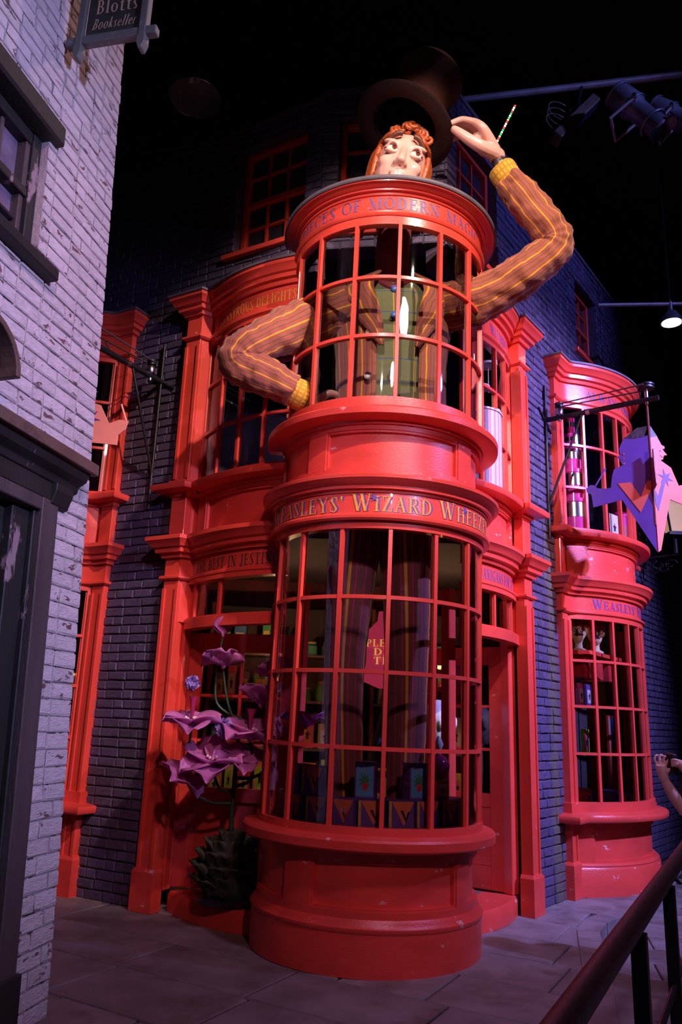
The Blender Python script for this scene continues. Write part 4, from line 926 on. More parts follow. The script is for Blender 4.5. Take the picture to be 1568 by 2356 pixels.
M['check'] = stripes('yellow_check', (.62, .36, .035), [(.0, .32, (.40, .19, .02))], 1/22.0, 0, [(.0, .3, (.44, .22, .02))], .055)
M['shirt'] = mat('dark_red_shirt', (.20, .02, .035), .7); M['bluebtn'] = mat('blue_button', (.06, .13, .42), .3); M['brnbtn'] = mat('brown_button', (.14, .06, .035), .3)
MBASE = Vector((.34, 6.36, .90))
man = empty('giant_mannequin', MBASE, 0, 'giant mannequin in striped suit and green waistcoat standing inside the round tower', 'mannequin')
def mpart(mb, n, m_, smooth=180, parent=None, fix=False):
    mb.v = [tuple(Vector(p)-MBASE) for p in mb.v]; return mb.build(n, M[m_], parent or man, smooth, fix)
_ct = bpy.data.textures.new('cloth_folds', 'CLOUDS'); _ct.noise_scale = .13; _ct.noise_depth = 2
def folds(o, s=.05, lv=1):
    sd = o.modifiers.new('sub', 'SUBSURF'); sd.levels = lv; sd.render_levels = lv
    d = o.modifiers.new('folds', 'DISPLACE'); d.texture = _ct; d.strength = s; d.mid_level = .5; d.texture_coords = 'LOCAL'; return o
def wrinkle_tube(pts, rads, n=24, k=8, folds_at=(), ell=None):
    """sleeve: radius modulated by sharp creases round the given path fractions"""
    P = smoothpath(pts, k); L = len(P); rr = []
    for i in range(L):
        f = i/(L-1)*(len(rads)-1); a = int(min(f, len(rads)-2)); r = rads[a]+(rads[a+1]-rads[a])*(f-a)
        for c, wd, amp in folds_at:
            d = (i/(L-1)-c)/wd
            r += amp*math.exp(-d*d)*sin(i*2.1)
        rr.append(r)
    mb = MB(); mb.tube(P, rr, n); return mb
# trousers
for pts, rr in (([(.20, 6.40, 4.05), (.14, 6.38, 3.3), (.09, 6.34, 2.5), (.07, 6.34, 1.95), (.09, 6.36, 1.4), (.11, 6.36, 1.05), (.11, 6.34, .97)], [.27, .235, .19, .162, .15, .145, .145]),
                ([(.50, 6.40, 4.05), (.53, 6.38, 3.3), (.56, 6.34, 2.5), (.57, 6.34, 1.95), (.57, 6.36, 1.4), (.56, 6.36, 1.05), (.56, 6.34, .97)], [.27, .235, .195, .168, .155, .15, .15])):
    folds(mpart(wrinkle_tube(pts, rr, 20, 6, [(.93, .05, .004)]), 'trouser_leg', 'tweed_l'), .02)
for x in (.11, .56):
    mb = MB(); mb.ball((x, 6.24, .955), .10, .20, .065, 16, 8); mpart(mb, 'shoe', 'maroon')
# torso
def loft(rows, a0, a1, n, grow=0.0, uvk=1.0):
    mb = MB(); R_ = []
    for z, cx, cy, rx, ry in rows:
        row = []
        for j in range(n+1):
            a = R(a0(z)+(a1(z)-a0(z))*j/n)
            e = 2.3; ca, sa = cos(a), sin(a)
            f = (abs(ca)**e+abs(sa)**e)**(-1/e)
            row.append((cx+(rx+grow)*f*sa, cy-(ry+grow)*f*ca, z))
        R_.append(row)
    zs = [r[0] for r in rows]
    mb.grid(R_, False, lambda i, j: ((a0(zs[i])+(a1(zs[i])-a0(zs[i]))*j/n)/360*uvk, zs[i])); return mb
TR = [(4.02, .40, 6.40, .50, .30), (4.25, .40, 6.40, .47, .29), (4.55, .40, 6.40, .47, .29), (4.85, .40, 6.40, .50, .30), (5.10, .39, 6.39, .53, .30), (5.26, .385, 6.39, .55, .28), (5.36, .385, 6.40, .50, .25), (5.44, .385, 6.40, .38, .21), (5.50, .385, 6.40, .22, .17)]
fr = lambda z: 0
op = lambda z: 15+7*max(0, min(1, (z-4.9)/.4))
folds(mpart(loft(TR, lambda z: -180, lambda z: 180, 48, -.035), 'waistcoat', 'plaid'), .012)
jk = mpart(loft(TR, lambda z: op(z)+11, lambda z: 360-op(z)-2, 56, .012), 'jacket', 'tweed_t'); folds(jk, .045)
sl = jk.modifiers.new('thick', 'SOLIDIFY'); sl.thickness = .02
def torso_pt(z, ang, grow):
    for (z0, *r0), (z1, *r1) in zip(TR, TR[1:]):
        if z0 <= z <= z1: break
    t = (z-z0)/(z1-z0); cx, cy, rx, ry = [q0+(q1-q0)*t for q0, q1 in zip(r0, r1)]
    a_ = R(ang); f = (abs(cos(a_))**2.3+abs(sin(a_))**2.3)**(-1/2.3)
    return (cx+(rx+grow)*f*sin(a_), cy-(ry+grow)*f*cos(a_), z)
for s_ in (-1, 1):       # lapels follow the jacket opening
    mb = MB(); rows = []; zz = [5.47-.07*i for i in range(12)]
    wid = [4, 14, 22, 27, 30, 22, 24, 22, 18, 13, 8, 3]
    for i, z in enumerate(zz):
        a0_ = op(z)+(11 if s_ > 0 else 2)-7; rows.append([torso_pt(z, s_*(a0_+wid[i]*k/4), .050+.012*sin(PI*k/4)) for k in range(5)])
    mb.grid(rows, False, lambda i, j: (.30+.02*j*.9+.004*i, i*.07), flip=s_ < 0); o = mpart(mb, 'lapel', 'tweed_t', 180); so = o.modifiers.new('t', 'SOLIDIFY'); so.thickness = .018
for z in (5.30, 5.02, 4.48, 4.24):
    mb = MB(); mb.ball((.40, 6.105 if z < 5.2 else 6.15, z), .034, .02, .034, 12, 6); mpart(mb, 'waistcoat_button', 'bluebtn')
for z in (4.82, 4.42, 4.12):
    mb = MB(); mb.lathe([(.03, 0), (.034, .008), (.02, .010), (.018, .006)], 14, M=Matrix.Rotation(PI/2, 4, 'X')); mb.v = [(v[0]+.185, v[1]+6.065, v[2]+z) for v in mb.v]; mpart(mb, 'jacket_button', 'brnbtn', 40)
# neck and collar
mb = MB(); mb.tube([(.385, 6.38, 5.40), (.385, 6.32, 5.75), (.41, 6.22, 6.15)], [.17, .155, .15], 20); mpart(mb, 'neck', 'shirt')
mb = MB(); mb.tube(smoothpath([(.22, 6.28, 5.46), (.30, 6.20, 5.38), (.385, 6.17, 5.33), (.47, 6.20, 5.38), (.56, 6.28, 5.46)], 4), .03, 8); mpart(mb, 'collar', 'shirt')
# arms
armL = wrinkle_tube([(.02, 6.34, 5.20), (-.20, 6.30, 5.09), (-.45, 6.20, 4.92), (-.72, 6.06, 4.70), (-.90, 5.98, 4.53), (-.90, 5.98, 4.44), (-.76, 6.00, 4.38), (-.58, 6.02, 4.31), (-.43, 6.06, 4.25)], [.24, .225, .205, .185, .16, .155, .165, .155, .135], 26, 7, [(.56, .12, .013), (.28, .08, .005)])
folds(mpart(armL, 'sleeve', 'tweed_s'), .075)
armR = wrinkle_tube([(.78, 6.36, 5.24), (1.0, 6.28, 5.24), (1.22, 6.22, 5.29), (1.50, 6.10, 5.44), (1.74, 6.02, 5.62), (1.79, 6.0, 5.74), (1.69, 5.99, 5.90), (1.52, 5.98, 6.14), (1.385, 5.98, 6.33)], [.24, .215, .20, .185, .165, .16, .165, .155, .14], 26, 7, [(.56, .12, .014), (.25, .06, .006)])
folds(mpart(armR, 'sleeve', 'tweed_s'), .075)
def cuff(a, b, r):
    mb = MB(); mb.tube([a, Vector(a).lerp(Vector(b), .12), Vector(a).lerp(Vector(b), .5), Vector(a).lerp(Vector(b), .93), b], [r*.92, r, r*1.04, r*1.02, r*.9], 24, uvs=1.0); o = mpart(mb, 'shirt_cuff', 'check'); return folds(o, .02)
cuff((1.42, 5.98, 6.28), (1.315, 5.98, 6.45), .125); cuff((-.47, 6.05, 4.265), (-.30, 6.11, 4.20), .125)
def handpart(tubes, balls, n, vox=.010):
    mb = MB()
    for pts, rr in tubes: mb.tube(smoothpath(pts, 4), [rr[0]+(rr[-1]-rr[0])*i/(4*(len(pts)-1)) for i in range(4*(len(pts)-1)+1)], 10)
    for pts, rr in tubes: mb.ball(pts[-1], rr[-1]*1.0, n=8, k=6); 
    for c, r in balls: mb.ball(c, *r)
    o = mpart(mb, n, 'skin', 180)
    rm = o.modifiers.new('skin', 'REMESH'); rm.mode = 'VOXEL'; rm.voxel_size = vox; rm.use_smooth_shade = True
    sm = o.modifiers.new('smooth', 'SMOOTH'); sm.factor = .5; sm.iterations = 5; return o
fing = []
for i, (dy, ln, dz) in enumerate(((-.110, .0, -.004), (-.037, -.035, .014), (.036, -.02, .016), (.106, .03, .006))):
    y = 5.95+dy
    fing.append(([(1.26, 5.97+dy*.3, 6.60), (1.14, y-.0, 6.74+dz*.4), (1.055, y, 6.815+dz)], [.058, .036]))
    fing.append(([(1.055, y, 6.815+dz), (.96+ln*.5, y, 6.835+dz), (.90+ln, y, 6.815+dz), (.845+ln, y, 6.785+dz)], [.034, .026]))
fing.append(([(1.27, 5.95, 6.58), (1.13, 5.86, 6.565), (1.03, 5.83, 6.60), (.94, 5.82, 6.66), (.88, 5.82, 6.705)], [.066, .036]))
handpart(fing, [((1.285, 5.98, 6.575), (.078, .078, .078)), ((1.20, 5.96, 6.645), (.10, .095, .075)), ((1.12, 5.95, 6.70), (.09, .10, .07))], 'hand', .0075)
mb = MB(); mb.tube([(1.35, 5.98, 6.40), (1.285, 5.98, 6.56)], .062, 16); mpart(mb, 'wrist_rod', 'steel')
handpart([([(-.30, 6.16, 4.20), (-.20, 6.20, 4.16), (-.12, 6.22, 4.14)], [.075, .06])]+[([(-.14, 6.16+.035*i, 4.17-.01*i), (-.05, 6.20+.03*i, 4.14), (.0, 6.24+.03*i, 4.09)], [.034, .026]) for i in range(4)]+[([(-.22, 6.14, 4.22), (-.14, 6.12, 4.27), (-.08, 6.16, 4.28)], [.04, .03])], [], 'hand')
# head
HS = 1.10
HC = Vector((.415, 6.08, 6.45)); HR_ = Matrix.Rotation(R(13), 3, 'Y') @ Matrix.Rotation(R(4), 3, 'Z') @ Matrix.Rotation(R(-6), 3, 'X')
def H(p): return HC+HR_ @ (Vector(p)*HS)
head = MB()
def hb(c, rx, ry, rz, n=16, k=10): head.ball(H(c), rx*HS, ry*HS, rz*HS, n, k, M=HR_)
hb((0, .02, .06), .205, .25, .30, 24, 16); hb((0, -.06, -.14), .185, .19, .24, 20, 12); hb((0, -.13, -.34), .09, .09, .08)
for s_ in (-1, 1):
    hb((s_*.105, -.165, -.10), .075, .06, .065); hb((s_*.10, -.195, .085), .085, .04, .022); hb((s_*.215, .03, -.05), .02, .045, .075); hb((s_*.035, -.262, -.165), .026, .03, .024)
head.tube([H((0, -.20, .07)), H((0, -.245, -.03)), H((0, -.285, -.11)), H((0, -.295, -.15))], [.026, .030, .034, .036], 10); hb((0, -.292, -.155), .040, .034, .032)
hb((0, -.235, -.245), .07, .03, .018); hb((0, -.228, -.275), .06, .03, .018)
ho = mpart(head, 'head', 'skin'); rm = ho.modifiers.new('skin', 'REMESH'); rm.mode = 'VOXEL'; rm.voxel_size = .011; rm.use_smooth_shade = True
sm = ho.modifiers.new('smooth', 'SMOOTH'); sm.factor = .5; sm.iterations = 7
for s_ in (-1, 1):
    mb = MB(); mb.ball(H((s_*.098, -.193, .015)), .054, .038, .038, 16, 10, M=HR_); ey_ = mpart(mb, 'eye', 'eyew')
    mb = MB(); mb.ball(H((s_*.098+.012, -.217, .020)), .026, .016, .026, 14, 8, M=HR_); mpart(mb, 'iris', 'iris', parent=ey_)
    mb = MB(); mb.ball(H((s_*.098+.014, -.230, .021)), .011, .006, .011, 10, 6, M=HR_); mpart(mb, 'pupil', 'pupil', parent=ey_)
    mb = MB(); mb.tube(smoothpath([H((s_*.150, -.186, .030)), H((s_*.125, -.222, .056)), H((s_*.098, -.233, .062)), H((s_*.066, -.226, .050)), H((s_*.045, -.210, .018))], 4), .012, 8); mpart(mb, 'eyelid', 'skin')
    mb = MB(); mb.tube(smoothpath([H((s_*.150, -.186, .000)), H((s_*.125, -.216, -.020)), H((s_*.095, -.224, -.027)), H((s_*.062, -.216, -.016)), H((s_*.045, -.208, .014))], 4), .010, 8); mpart(mb, 'eyelid', 'skin')
    P = smoothpath([H((s_*.045, -.245, .155)), H((s_*.085, -.240, .150)), H((s_*.135, -.210, .118)), H((s_*.172, -.170, .075))], 5)
    mb = MB(); mb.tube(P, [.010+.014*sin(PI*min(1, .25+i/(len(P)-1)*.75)) for i in range(len(P))], 8); mpart(mb, 'eyebrow', 'brow')
# moulded hair: cap, side locks, curls of the quiff
mb = MB(); rows = []
for i in range(9):
    t = R(14+76*i/8); row = []
    for j in range(33):
        a = R(-150+300*j/32+90); q = 1.0
        row.append(H((.222*cos(t)*cos(a), .02+.268*cos(t)*sin(a), .075+.315*sin(t))))
    rows.append(row)
mb.grid(rows); hc = mpart(mb, 'hair', 'hair'); so = hc.modifiers.new('t', 'SOLIDIFY'); so.thickness = .03; so.offset = 1
rq = random.Random(4)
for s_ in (-1, 1):
    for i in range(9):
        y = -.045+.03*i; mb = MB()
        x = s_*(.190+.03*min(1, i/3))
        P = smoothpath([H((x*.80, y-.03, .27-.01*i)), H((x*1.06, y-.02, .16)), H((x*1.10, y, .02)), H((x*1.06, y+.03, -.14-.012*i)), H((x*.98, y+.05, -.24-.012*i))], 4)
        mb.tube(P, [.010+.020*sin(PI*(k+.5)/len(P)) for k in range(len(P))], 8); mpart(mb, 'hair_lock', 'hair', parent=hc)
for i in range(11):
    a = -1.0+2.0*i/10; mb = MB(); c = Vector((.14*a+.02, -.205+.06*abs(a), .285-.05*abs(a))); r0 = .036+.012*rq.random(); ph = rq.random()*6
    P = [H(c+Vector((r0*cos(ph+t*.7)*(1-t*.06), -r0*.8*sin(t*.35), r0*sin(ph+t*.7)*(1-t*.06)))) for t in range(10)]
    mb.tube(P, [.024-.0014*t for t in range(10)], 8); mpart(mb, 'hair_curl', 'hair', parent=hc)
# ------------------------------------------------------------------ top hat held over the head
M['felt'] = mat('brown_felt', (.11, .028, .019), .75, 0, .15, 20, .15, 90); M['felt_shade'] = mat('shaded_brown_felt', (.035, .011, .009), .8, 0, .15, 20, .15, 90); M['feltk'] = mat('black_hat_lining', (.015, .010, .012), .8)  # brim felt is darker: shade under the brim put into its colour
hat = empty('top_hat', (.452, 6.02, 6.88), 0, 'tall brown felt top hat lifted above the mannequin head', 'hat')
hat.rotation_euler = (R(-9), R(21), 0)
mb = MB(); mb.lathe([(.300, .00), (.315, -.012), (.40, -.020), (.455, -.006), (.468, .004), (.455, .012), (.40, -.002), (.315, .012), (.300, .02)], 48, cap=False); o = mb.build('brim', M['felt_shade'], hat, 50)
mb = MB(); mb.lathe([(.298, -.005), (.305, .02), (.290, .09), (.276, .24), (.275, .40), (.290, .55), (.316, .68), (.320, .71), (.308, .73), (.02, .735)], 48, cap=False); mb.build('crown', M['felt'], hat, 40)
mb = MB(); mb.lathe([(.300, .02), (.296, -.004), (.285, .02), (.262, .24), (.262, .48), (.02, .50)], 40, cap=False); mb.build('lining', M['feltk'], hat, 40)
mb = MB(); mb.lathe([(.312, .02), (.300, .10), (.297, .115), (.290, .10)], 48, cap=False); mb.build('hat_band', M['felt'], hat, 40)
# string of coloured fairy lights behind the hand
fs = empty('fairy_light_string', (1.272, 6.30, 6.80), 0, 'thin string of red green and white fairy lights behind the raised hand', 'fairy lights')
a, b = Vector((0, 0, 0)), Vector((.36, .35, .96))
mb = MB(); mb.tube([a, b], .004, 6); mb.build('wire', M['iron'], fs)
EC = [mat('fairy_'+n, c, .4, emit=c, es=e) for n, c, e in (('red', (.9, .06, .03), 2.2), ('white', (1, .75, .55), 2.5), ('green', (.03, .8, .25), 1.6), ('amber', (1, .45, .12), 2.4))]
bl = []
for e in EC: mb = MB(); mb.ball((0, 0, 0), .011, n=8, k=6); bl.append(mb.mesh('bulb', e, 180))
for i in range(26): o = inst(bl[[1, 0, 3, 2, 1, 2, 0, 1][i % 8]], 'bulb', fs, a.lerp(b, (i+.5)/26))

# ================================================================== purple flower display on the left doorstep
M['petal'] = translucent('pink_violet_petal', (.62, .20, .50), .45, .4); M['petal2'] = translucent('lilac_petal', (.36, .24, .62), .4, .4); M['petalr'] = translucent('magenta_glass', (.45, .04, .16), .15, .4)
M['beadm'] = mat('clear_bead', (.75, .55, .60), .08, 0, .05, 5, spec=1.0); M['stem'] = mat('dark_green_stem', (.025, .06, .035), .45, 0, .3, 20); M['pot'] = mat('black_glazed_dish', (.02, .015, .03), .15); M['leafd'] = mat('dark_velvet_leaf', (.035, .045, .022), .8, 0, .4, 14, .3, 30)
FB = Vector((-.80, 6.92, .16))
fd = empty('flower_display', FB, 0, 'tall purple glass flower display in a dark leaf pot before the left door', 'flower display')
mb = MB(); mb.lathe([(.20, 0), (.27, .02), (.29, .05), (.25, .06), (.05, .06)], 28); mb.build('dish', M['pot'], fd, 40)
mb = MB(); mb.lathe([(.17, .05), (.22, .12), (.24, .25), (.21, .38), (.10, .46)], 20); mb.build('leaf_core', M['leafd'], fd, 60)
def leaf_mesh(n, w_, l_, cup, m_, tip=.25, ru=9, rv=9, wav=.0, seed=0):
    rq = random.Random(seed); ph = rq.random()*6; mb = MB(); rows = []
    for i in range(rv+1):
        v = i/rv; hw = w_*(sin(PI*(v*(1-tip)+tip*.35))**.7)*(1-.0*v); row = []
        for j in range(ru+1):
            u = j/ru*2-1; row.append((u*hw, -cup*(v*v)*1.0+cup*.9*(u*u)*.6+wav*sin(ph+u*4+v*3), v*l_))
        rows.append(row)
    mb.grid(rows); me = mb.mesh(n, m_, 180); return me
lv = [leaf_mesh('pot_leaf', .085, .17, .07, M['leafd'], wav=.012, seed=k) for k in range(3)]
rq = random.Random(8)
for ring_, (n, z, r, tl) in enumerate(((9, .07, .20, .30), (10, .16, .225, .25), (10, .24, .215, .1), (9, .31, .18, -.1), (6, .37, .10, -.3))):
    for k in range(n):
        a = 2*PI*(k+.5*(ring_ % 2))/n+rq.uniform(-.1, .1)
        o = inst(rq.choice(lv), 'pot_leaf', fd, (r*sin(a), -r*cos(a), z)); o.rotation_euler = Matrix.Rotation(a, 3, 'Z').to_euler(); o.rotation_euler.x = 0
        o.rotation_mode = 'QUATERNION'; o.rotation_quaternion = (Matrix.Rotation(a, 3, 'Z') @ Matrix.Rotation(tl+rq.uniform(-.1, .1), 3, 'X')).to_quaternion()
        so = o.modifiers.new('t', 'SOLIDIFY'); so.thickness = .006
def fstem(pts, r0=.016, r1=.009): 
    P = smoothpath([Vector(p)-FB for p in pts], 6); mb = MB(); mb.tube(P, [r0+(r1-r0)*i/(len(P)-1) for i in range(len(P))], 8); mb.build('stem', M['stem'], fd, 180)
st = (-.80, 6.92)
fstem([(st[0], st[1], .50), (-.81, 6.90, .9), (-.80, 6.88, 1.30), (-.79, 6.86, 1.62)], .022, .014)
fstem([(-.80, 6.91, .92), (-1.0, 6.84, .93), (-1.16, 6.78, 1.05), (-1.19, 6.74, 1.25)]); fstem([(-.80, 6.90, 1.02), (-.90, 6.80, 1.03), (-.95, 6.72, 1.14), (-.95, 6.66, 1.22)])
fstem([(-.80, 6.90, 1.12), (-.66, 6.85, 1.13), (-.55, 6.80, 1.2), (-.52, 6.78, 1.35)]); fstem([(-.80, 6.9, 1.05), (-.66, 6.82, 1.12), (-.66, 6.75, 1.3), (-.68, 6.72, 1.42)])
fstem([(-.80, 6.88, 1.5), (-.90, 6.86, 1.72), (-.95, 6.84, 1.95), (-.95, 6.80, 2.02)], .012, .008); fstem([(-.81, 6.88, 1.6), (-1.0, 6.9, 1.72), (-1.02, 6.9, 2.0), (-.98, 6.82, 2.28)], .012, .008)
fstem([(-1.19, 6.74, 1.2), (-1.17, 6.70, 1.4), (-1.16, 6.66, 1.52)], .012, .01); fstem([(-.6, 6.9, 1.4), (-.55, 6.95, 1.7), (-.52, 6.95, 1.95)], .012, .008)
pm = [leaf_mesh('petal', .14, .235, .07, M['petal'], tip=.12, wav=.022, seed=k+10) for k in range(4)]
pm2 = [leaf_mesh('petal', .035, .06, .02, M['petal2'], tip=.12, wav=.008, seed=k+30) for k in range(2)]
def flower(c, s, tilt, rz, n=5, open_=1.0, vase=False, crystals=True):
    c = Vector(c)-FB; fl_ = bpy.data.objects.new('flower', None); fl_.location = c; fl_.empty_display_size = .05; link(fl_, fd)
    mb = MB(); mb.lathe([(.012, -.03), (.028*s, 0), (.035*s, .03*s), (.02*s, .05*s)], 12); core = mb.build('flower', M['petal'], fd, 180); core.location = c
    bpy.data.objects.remove(fl_)
    base = Matrix.Rotation(rz, 3, 'Z') @ Matrix.Rotation(tilt, 3, 'X')
    for k in range(n):
        a = 2*PI*k/n+rq.uniform(-.15, .15)
        o = inst(pm[rq.randrange(4)], 'petal', core); o.scale = (s*rq.uniform(.9, 1.15),)*3; o.rotation_mode = 'QUATERNION'
        o.rotation_quaternion = (base @ Matrix.Rotation(a, 3, 'Z') @ Matrix.Rotation(R(62)*open_+rq.uniform(-.25, .2), 3, 'X')).to_quaternion()
        so = o.modifiers.new('t', 'SOLIDIFY'); so.thickness = .005
    if crystals:
        for k in range(6):
            mb = MB(); a = k*1.05; mb.ball((.045*s*cos(a), .045*s*sin(a), .05*s+.01*(k % 2)), .014, n=8, k=5); mb.build('bead', M['beadm'], core, 180)
    if vase:
        mb = MB(); mb.lathe([(.012, .03), (.016, .10), (.022, .18), (.040, .23)], 14, cap=False); mb.build('glass_trumpet', M['petalr'], core, 180)
    return core
flower((-.95, 6.78, 2.03), .82, R(-18), .4); flower((-1.16, 6.65, 1.53), 1.05, R(12), .1, 5, 1.05, True); flower((-.68, 6.70, 1.45), 1.2, R(10), .7, 5, 1.1, True)
flower((-.95, 6.62, 1.23), 1.15, R(22), .0, 5, 1.1, False, True); flower((-1.20, 6.68, 1.12), .9, R(40), 1.2, 4, 1.3, False, False); flower((-.62, 6.86, 1.72), .95, R(-10), .3, 5, .8); flower((-.52, 6.95, 1.96), .8, R(-20), .9, 4, .8, False, False)
flower((-.76, 6.66, 1.28), .95, R(30), .5, 4, 1.3, False, False); flower((-.98, 6.82, 2.30), .6, R(-30), .3, 2, .3, False, False); flower((-.24, 7.05, 1.56), .9, R(10), 1.9, 4, .9, False, False)
for c, s in (((-1.176, 6.65, 1.87), 1.3), ((-.885, 6.62, 1.52), 1.7)):
    mb = MB(); mb.ball((0, 0, 0), .02*s, n=10, k=6); core = mb.build('rosette', M['petal2'], fd, 180); core.location = Vector(c)-FB
    for k in range(14):
        o = inst(pm2[k % 2], 'petal', core); o.scale = (s*.8,)*3; o.rotation_mode = 'QUATERNION'
        o.rotation_quaternion = (Matrix.Rotation(R(80), 3, 'X') @ Matrix.Rotation(k*2.4, 3, 'Z') @ Matrix.Rotation(R(20+70*(k/14)), 3, 'X')).to_quaternion()
mb = MB(); mb.tube([Vector((-1.176, 6.65, 1.86))-FB, Vector((-1.17, 6.66, 1.60))-FB], .003, 5); mb.build('wire', M['stem'], fd)

# ================================================================== stock in the windows and in the shop
SC = {n: mat('card_'+n, c, .45, 0, .1, 12) for n, c in dict(orange=(.70, .17, .06), purple=(.14, .06, .27), blue=(.05, .15, .42), sky=(.10, .32, .55), yellow=(.60, .38, .06), green=(.05, .22, .09), red=(.50, .03, .03), pink=(.75, .10, .28), white=(.62, .58, .56), black=(.02, .02, .02), teal=(.04, .25, .22), cream=(.60, .48, .30), lime=(.35, .5, .05)).items()}
M['foil'] = mat('silver_foil', (.7, .7, .75), .2, 1.0, .2, 20)
def cbox(name, loc, rz, w_, d_, h_, body, label, group=None, front='tri', trim='orange', letter='foil'):
    root = empty(name, loc, rz, label, 'box', group)
    mb = MB(); mb.box(-w_/2, w_/2, -d_/2, d_/2, 0, h_); ct_ = bevel(mb.build('carton', SC[body], root), .003)
    f = lambda x, z, t: (x*w_, -d_/2-t, z*h_)
    def pr(n, pts, m_, t): mb = MB(); mb.prism(pts, -.0005, t, f); mb.build(n, m_, ct_, fix=True)
    if front == 'tri':
        pr('printed_triangle', [(-.38, .97), (.48, .97), (.10, .12)], SC[trim], .0010)
        pr('printed_letter', [(-.05, .66), (.07, .66), (.17, .40), (.25, .62), (.33, .62), (.18, .22)], M[letter], .0018)
        pr('printed_band', [(-.48, .02), (-.38, .02), (-.38, .98), (-.48, .98)], SC['yellow'], .0010)
    elif front == 'face':
        pr('printed_panel', [(-.42, .06), (.42, .06), (.42, .94), (-.42, .94)], SC['sky'], .0010)
        pr('printed_plant', [(x*.36, .48+y*.26) for x, y in star_pts(1, 9, .45, .17)], SC['green'], .0018); pr('printed_fruit', [(.03+.15*cos(t*.6), .33+.11*sin(t*.6)) for t in range(10)], SC['red'], .0024); pr('printed_title', [(-.3, .82), (.2, .86), (.32, .92), (-.25, .90)], SC['purple'], .0018)
    elif front == 'label':
        pr('printed_panel', [(-.35, .15), (.35, .15), (.35, .75), (-.35, .75)], SC[trim], .0010); pr('printed_mark', [(x*.2, .45+y*.22) for x, y in star_pts(1, 5, .5, .3)], SC['black'], .0016)
    return root
TC = Vector((.335, 6.52, 0))
def on_tower(a, r, z): return (TC.x+r*sin(R(a)), TC.y-r*cos(R(a)), z)
grp = 'purple and orange joke boxes in the tower window'
pos = ['first', 'second', 'third', 'fourth', 'fifth', 'sixth', 'seventh', 'eighth', 'ninth']
for i, a in enumerate((-72, -54, -37, -20, -4, 13, 30, 47, 64)):
    cbox('joke_box', on_tower(a, .655, .897), R(a)+random.uniform(-.12, .12), .185, .15, .185, 'purple', 'purple and orange joke box, %s from left in the tower window bottom row' % pos[i], grp)
for i, a in enumerate((-66, -44)):
    cbox('joke_box', on_tower(a, .62, 1.083), R(a)+.05, .20, .14, .20, 'purple', 'purple and orange joke box stacked second high, %s of two at left' % ('outer', 'inner')[i], grp)
for i, a in enumerate((-8, 27)):
    cbox('plant_box', on_tower(a, .60, 1.083), R(a)-.1, .145, .12, .25, 'purple', 'tall blue picture box with a red fruit, %s of the two by the trouser legs' % ('left', 'right')[i], 'tall blue picture boxes', 'face')
cbox('striped_box', on_tower(2, .47, 1.083), 0, .10, .08, .20, 'yellow', 'yellow and black box behind the tall blue picture box', None, 'label', 'black')
cbox('small_chest', on_tower(48, .60, 1.083), R(40), .14, .12, .13, 'red', 'small dark red chest at the right end of the tower window', None, 'label', 'yellow')
# glass bottle with a pale spout beside the chest
t_ = empty('perfume_bottle', on_tower(58, .56, 1.083), 0, 'round pink glass bottle with pale spout right of the tower chest', 'bottle')
mb = MB(); mb.lathe([(.05, 0), (.075, .05), (.085, .10), (.06, .15), (.02, .18), (.02, .22)], 18); o = mb.build('body', M['petalr'], t_, 60); o.location.z = .13
mb = MB(); mb.lathe([(.02, .34), (.035, .38), (.01, .44)], 10); mb.build('stopper', SC['white'], t_, 60)
mb = MB(); mb.lathe([(.06, 0), (.05, .02), (.02, .03), (.02, .11), (.06, .13)], 16); mb.build('stand', M['steel'], t_, 60)
# shelves in the shop and their stock
def shelf_unit(loc, rz, w_, h_, levels, label, d_=.34):
    root = empty('shelf_unit', loc, rz, label, 'shelf')
    for x in (-w_/2, w_/2-.04): mb = MB(); mb.box(x, x+.04, -d_/2, d_/2, 0, h_); mb.build('side_panel', M['maroon'], root)
    mb = MB(); mb.box(-w_/2, w_/2, d_/2-.02, d_/2, 0, h_); mb.build('back_panel', M['dark'], root)
    for z in levels: mb = MB(); mb.box(-w_/2+.04, w_/2-.04, -d_/2, d_/2-.02, z-.03, z); mb.build('shelf', M['brownwood'], root)
    return root
rs = random.Random(44)
ORD = ['first', 'second', 'third', 'fourth', 'fifth', 'sixth', 'seventh', 'eighth', 'ninth', 'tenth', 'eleventh', 'twelfth', 'thirteenth']
def stock(loc, rz, w_, levels, where, grp_, d_=.3, hmax=.4):
    ca, sa = cos(rz), sin(rz)
    for li_, z in enumerate(levels):
        x = -w_/2+.08; k_ = 0
        while x < w_/2-.14:
            ww_ = rs.uniform(.10, .2); hh = rs.uniform(.14, hmax); body = rs.choice(['orange', 'purple', 'blue', 'yellow', 'green', 'red', 'pink', 'teal', 'cream', 'lime']); tr = rs.choice(['yellow', 'white', 'cream', 'orange', 'lime'])
            ww_ = min(ww_, w_/2-.06-x)
            px, py = x+ww_/2, -.04
            p = (loc[0]+px*ca-py*sa, loc[1]+px*sa+py*ca, loc[2]+z+.001); ps = '%s shelf up, %s from left, %s back shelves' % (ORD[li_], ORD[k_], where)
            if rs.random() < .72: cbox('product_box', p, rz, ww_*.90, .14, hh, body, '%s product box with %s label, %s' % (body, tr, ps), grp_, 'label', tr)
            else:
                t = empty('jar', p, rz, '%s jar with %s lid, %s' % (body, tr, ps), 'jar', grp_)
                mb = MB(); r = min(ww_*.42, .07); mb.lathe([(r, 0), (r, hh*.6), (r*.7, hh*.72), (r*.7, hh*.76)], 14); mb.build('body', SC[body], t, 40); mb = MB(); mb.lathe([(r*.75, hh*.76), (r*.75, hh*.86), (r*.2, hh*.88)], 14); mb.build('lid', SC[tr], t, 40)
            x += ww_+rs.uniform(.01, .04); k_ += 1
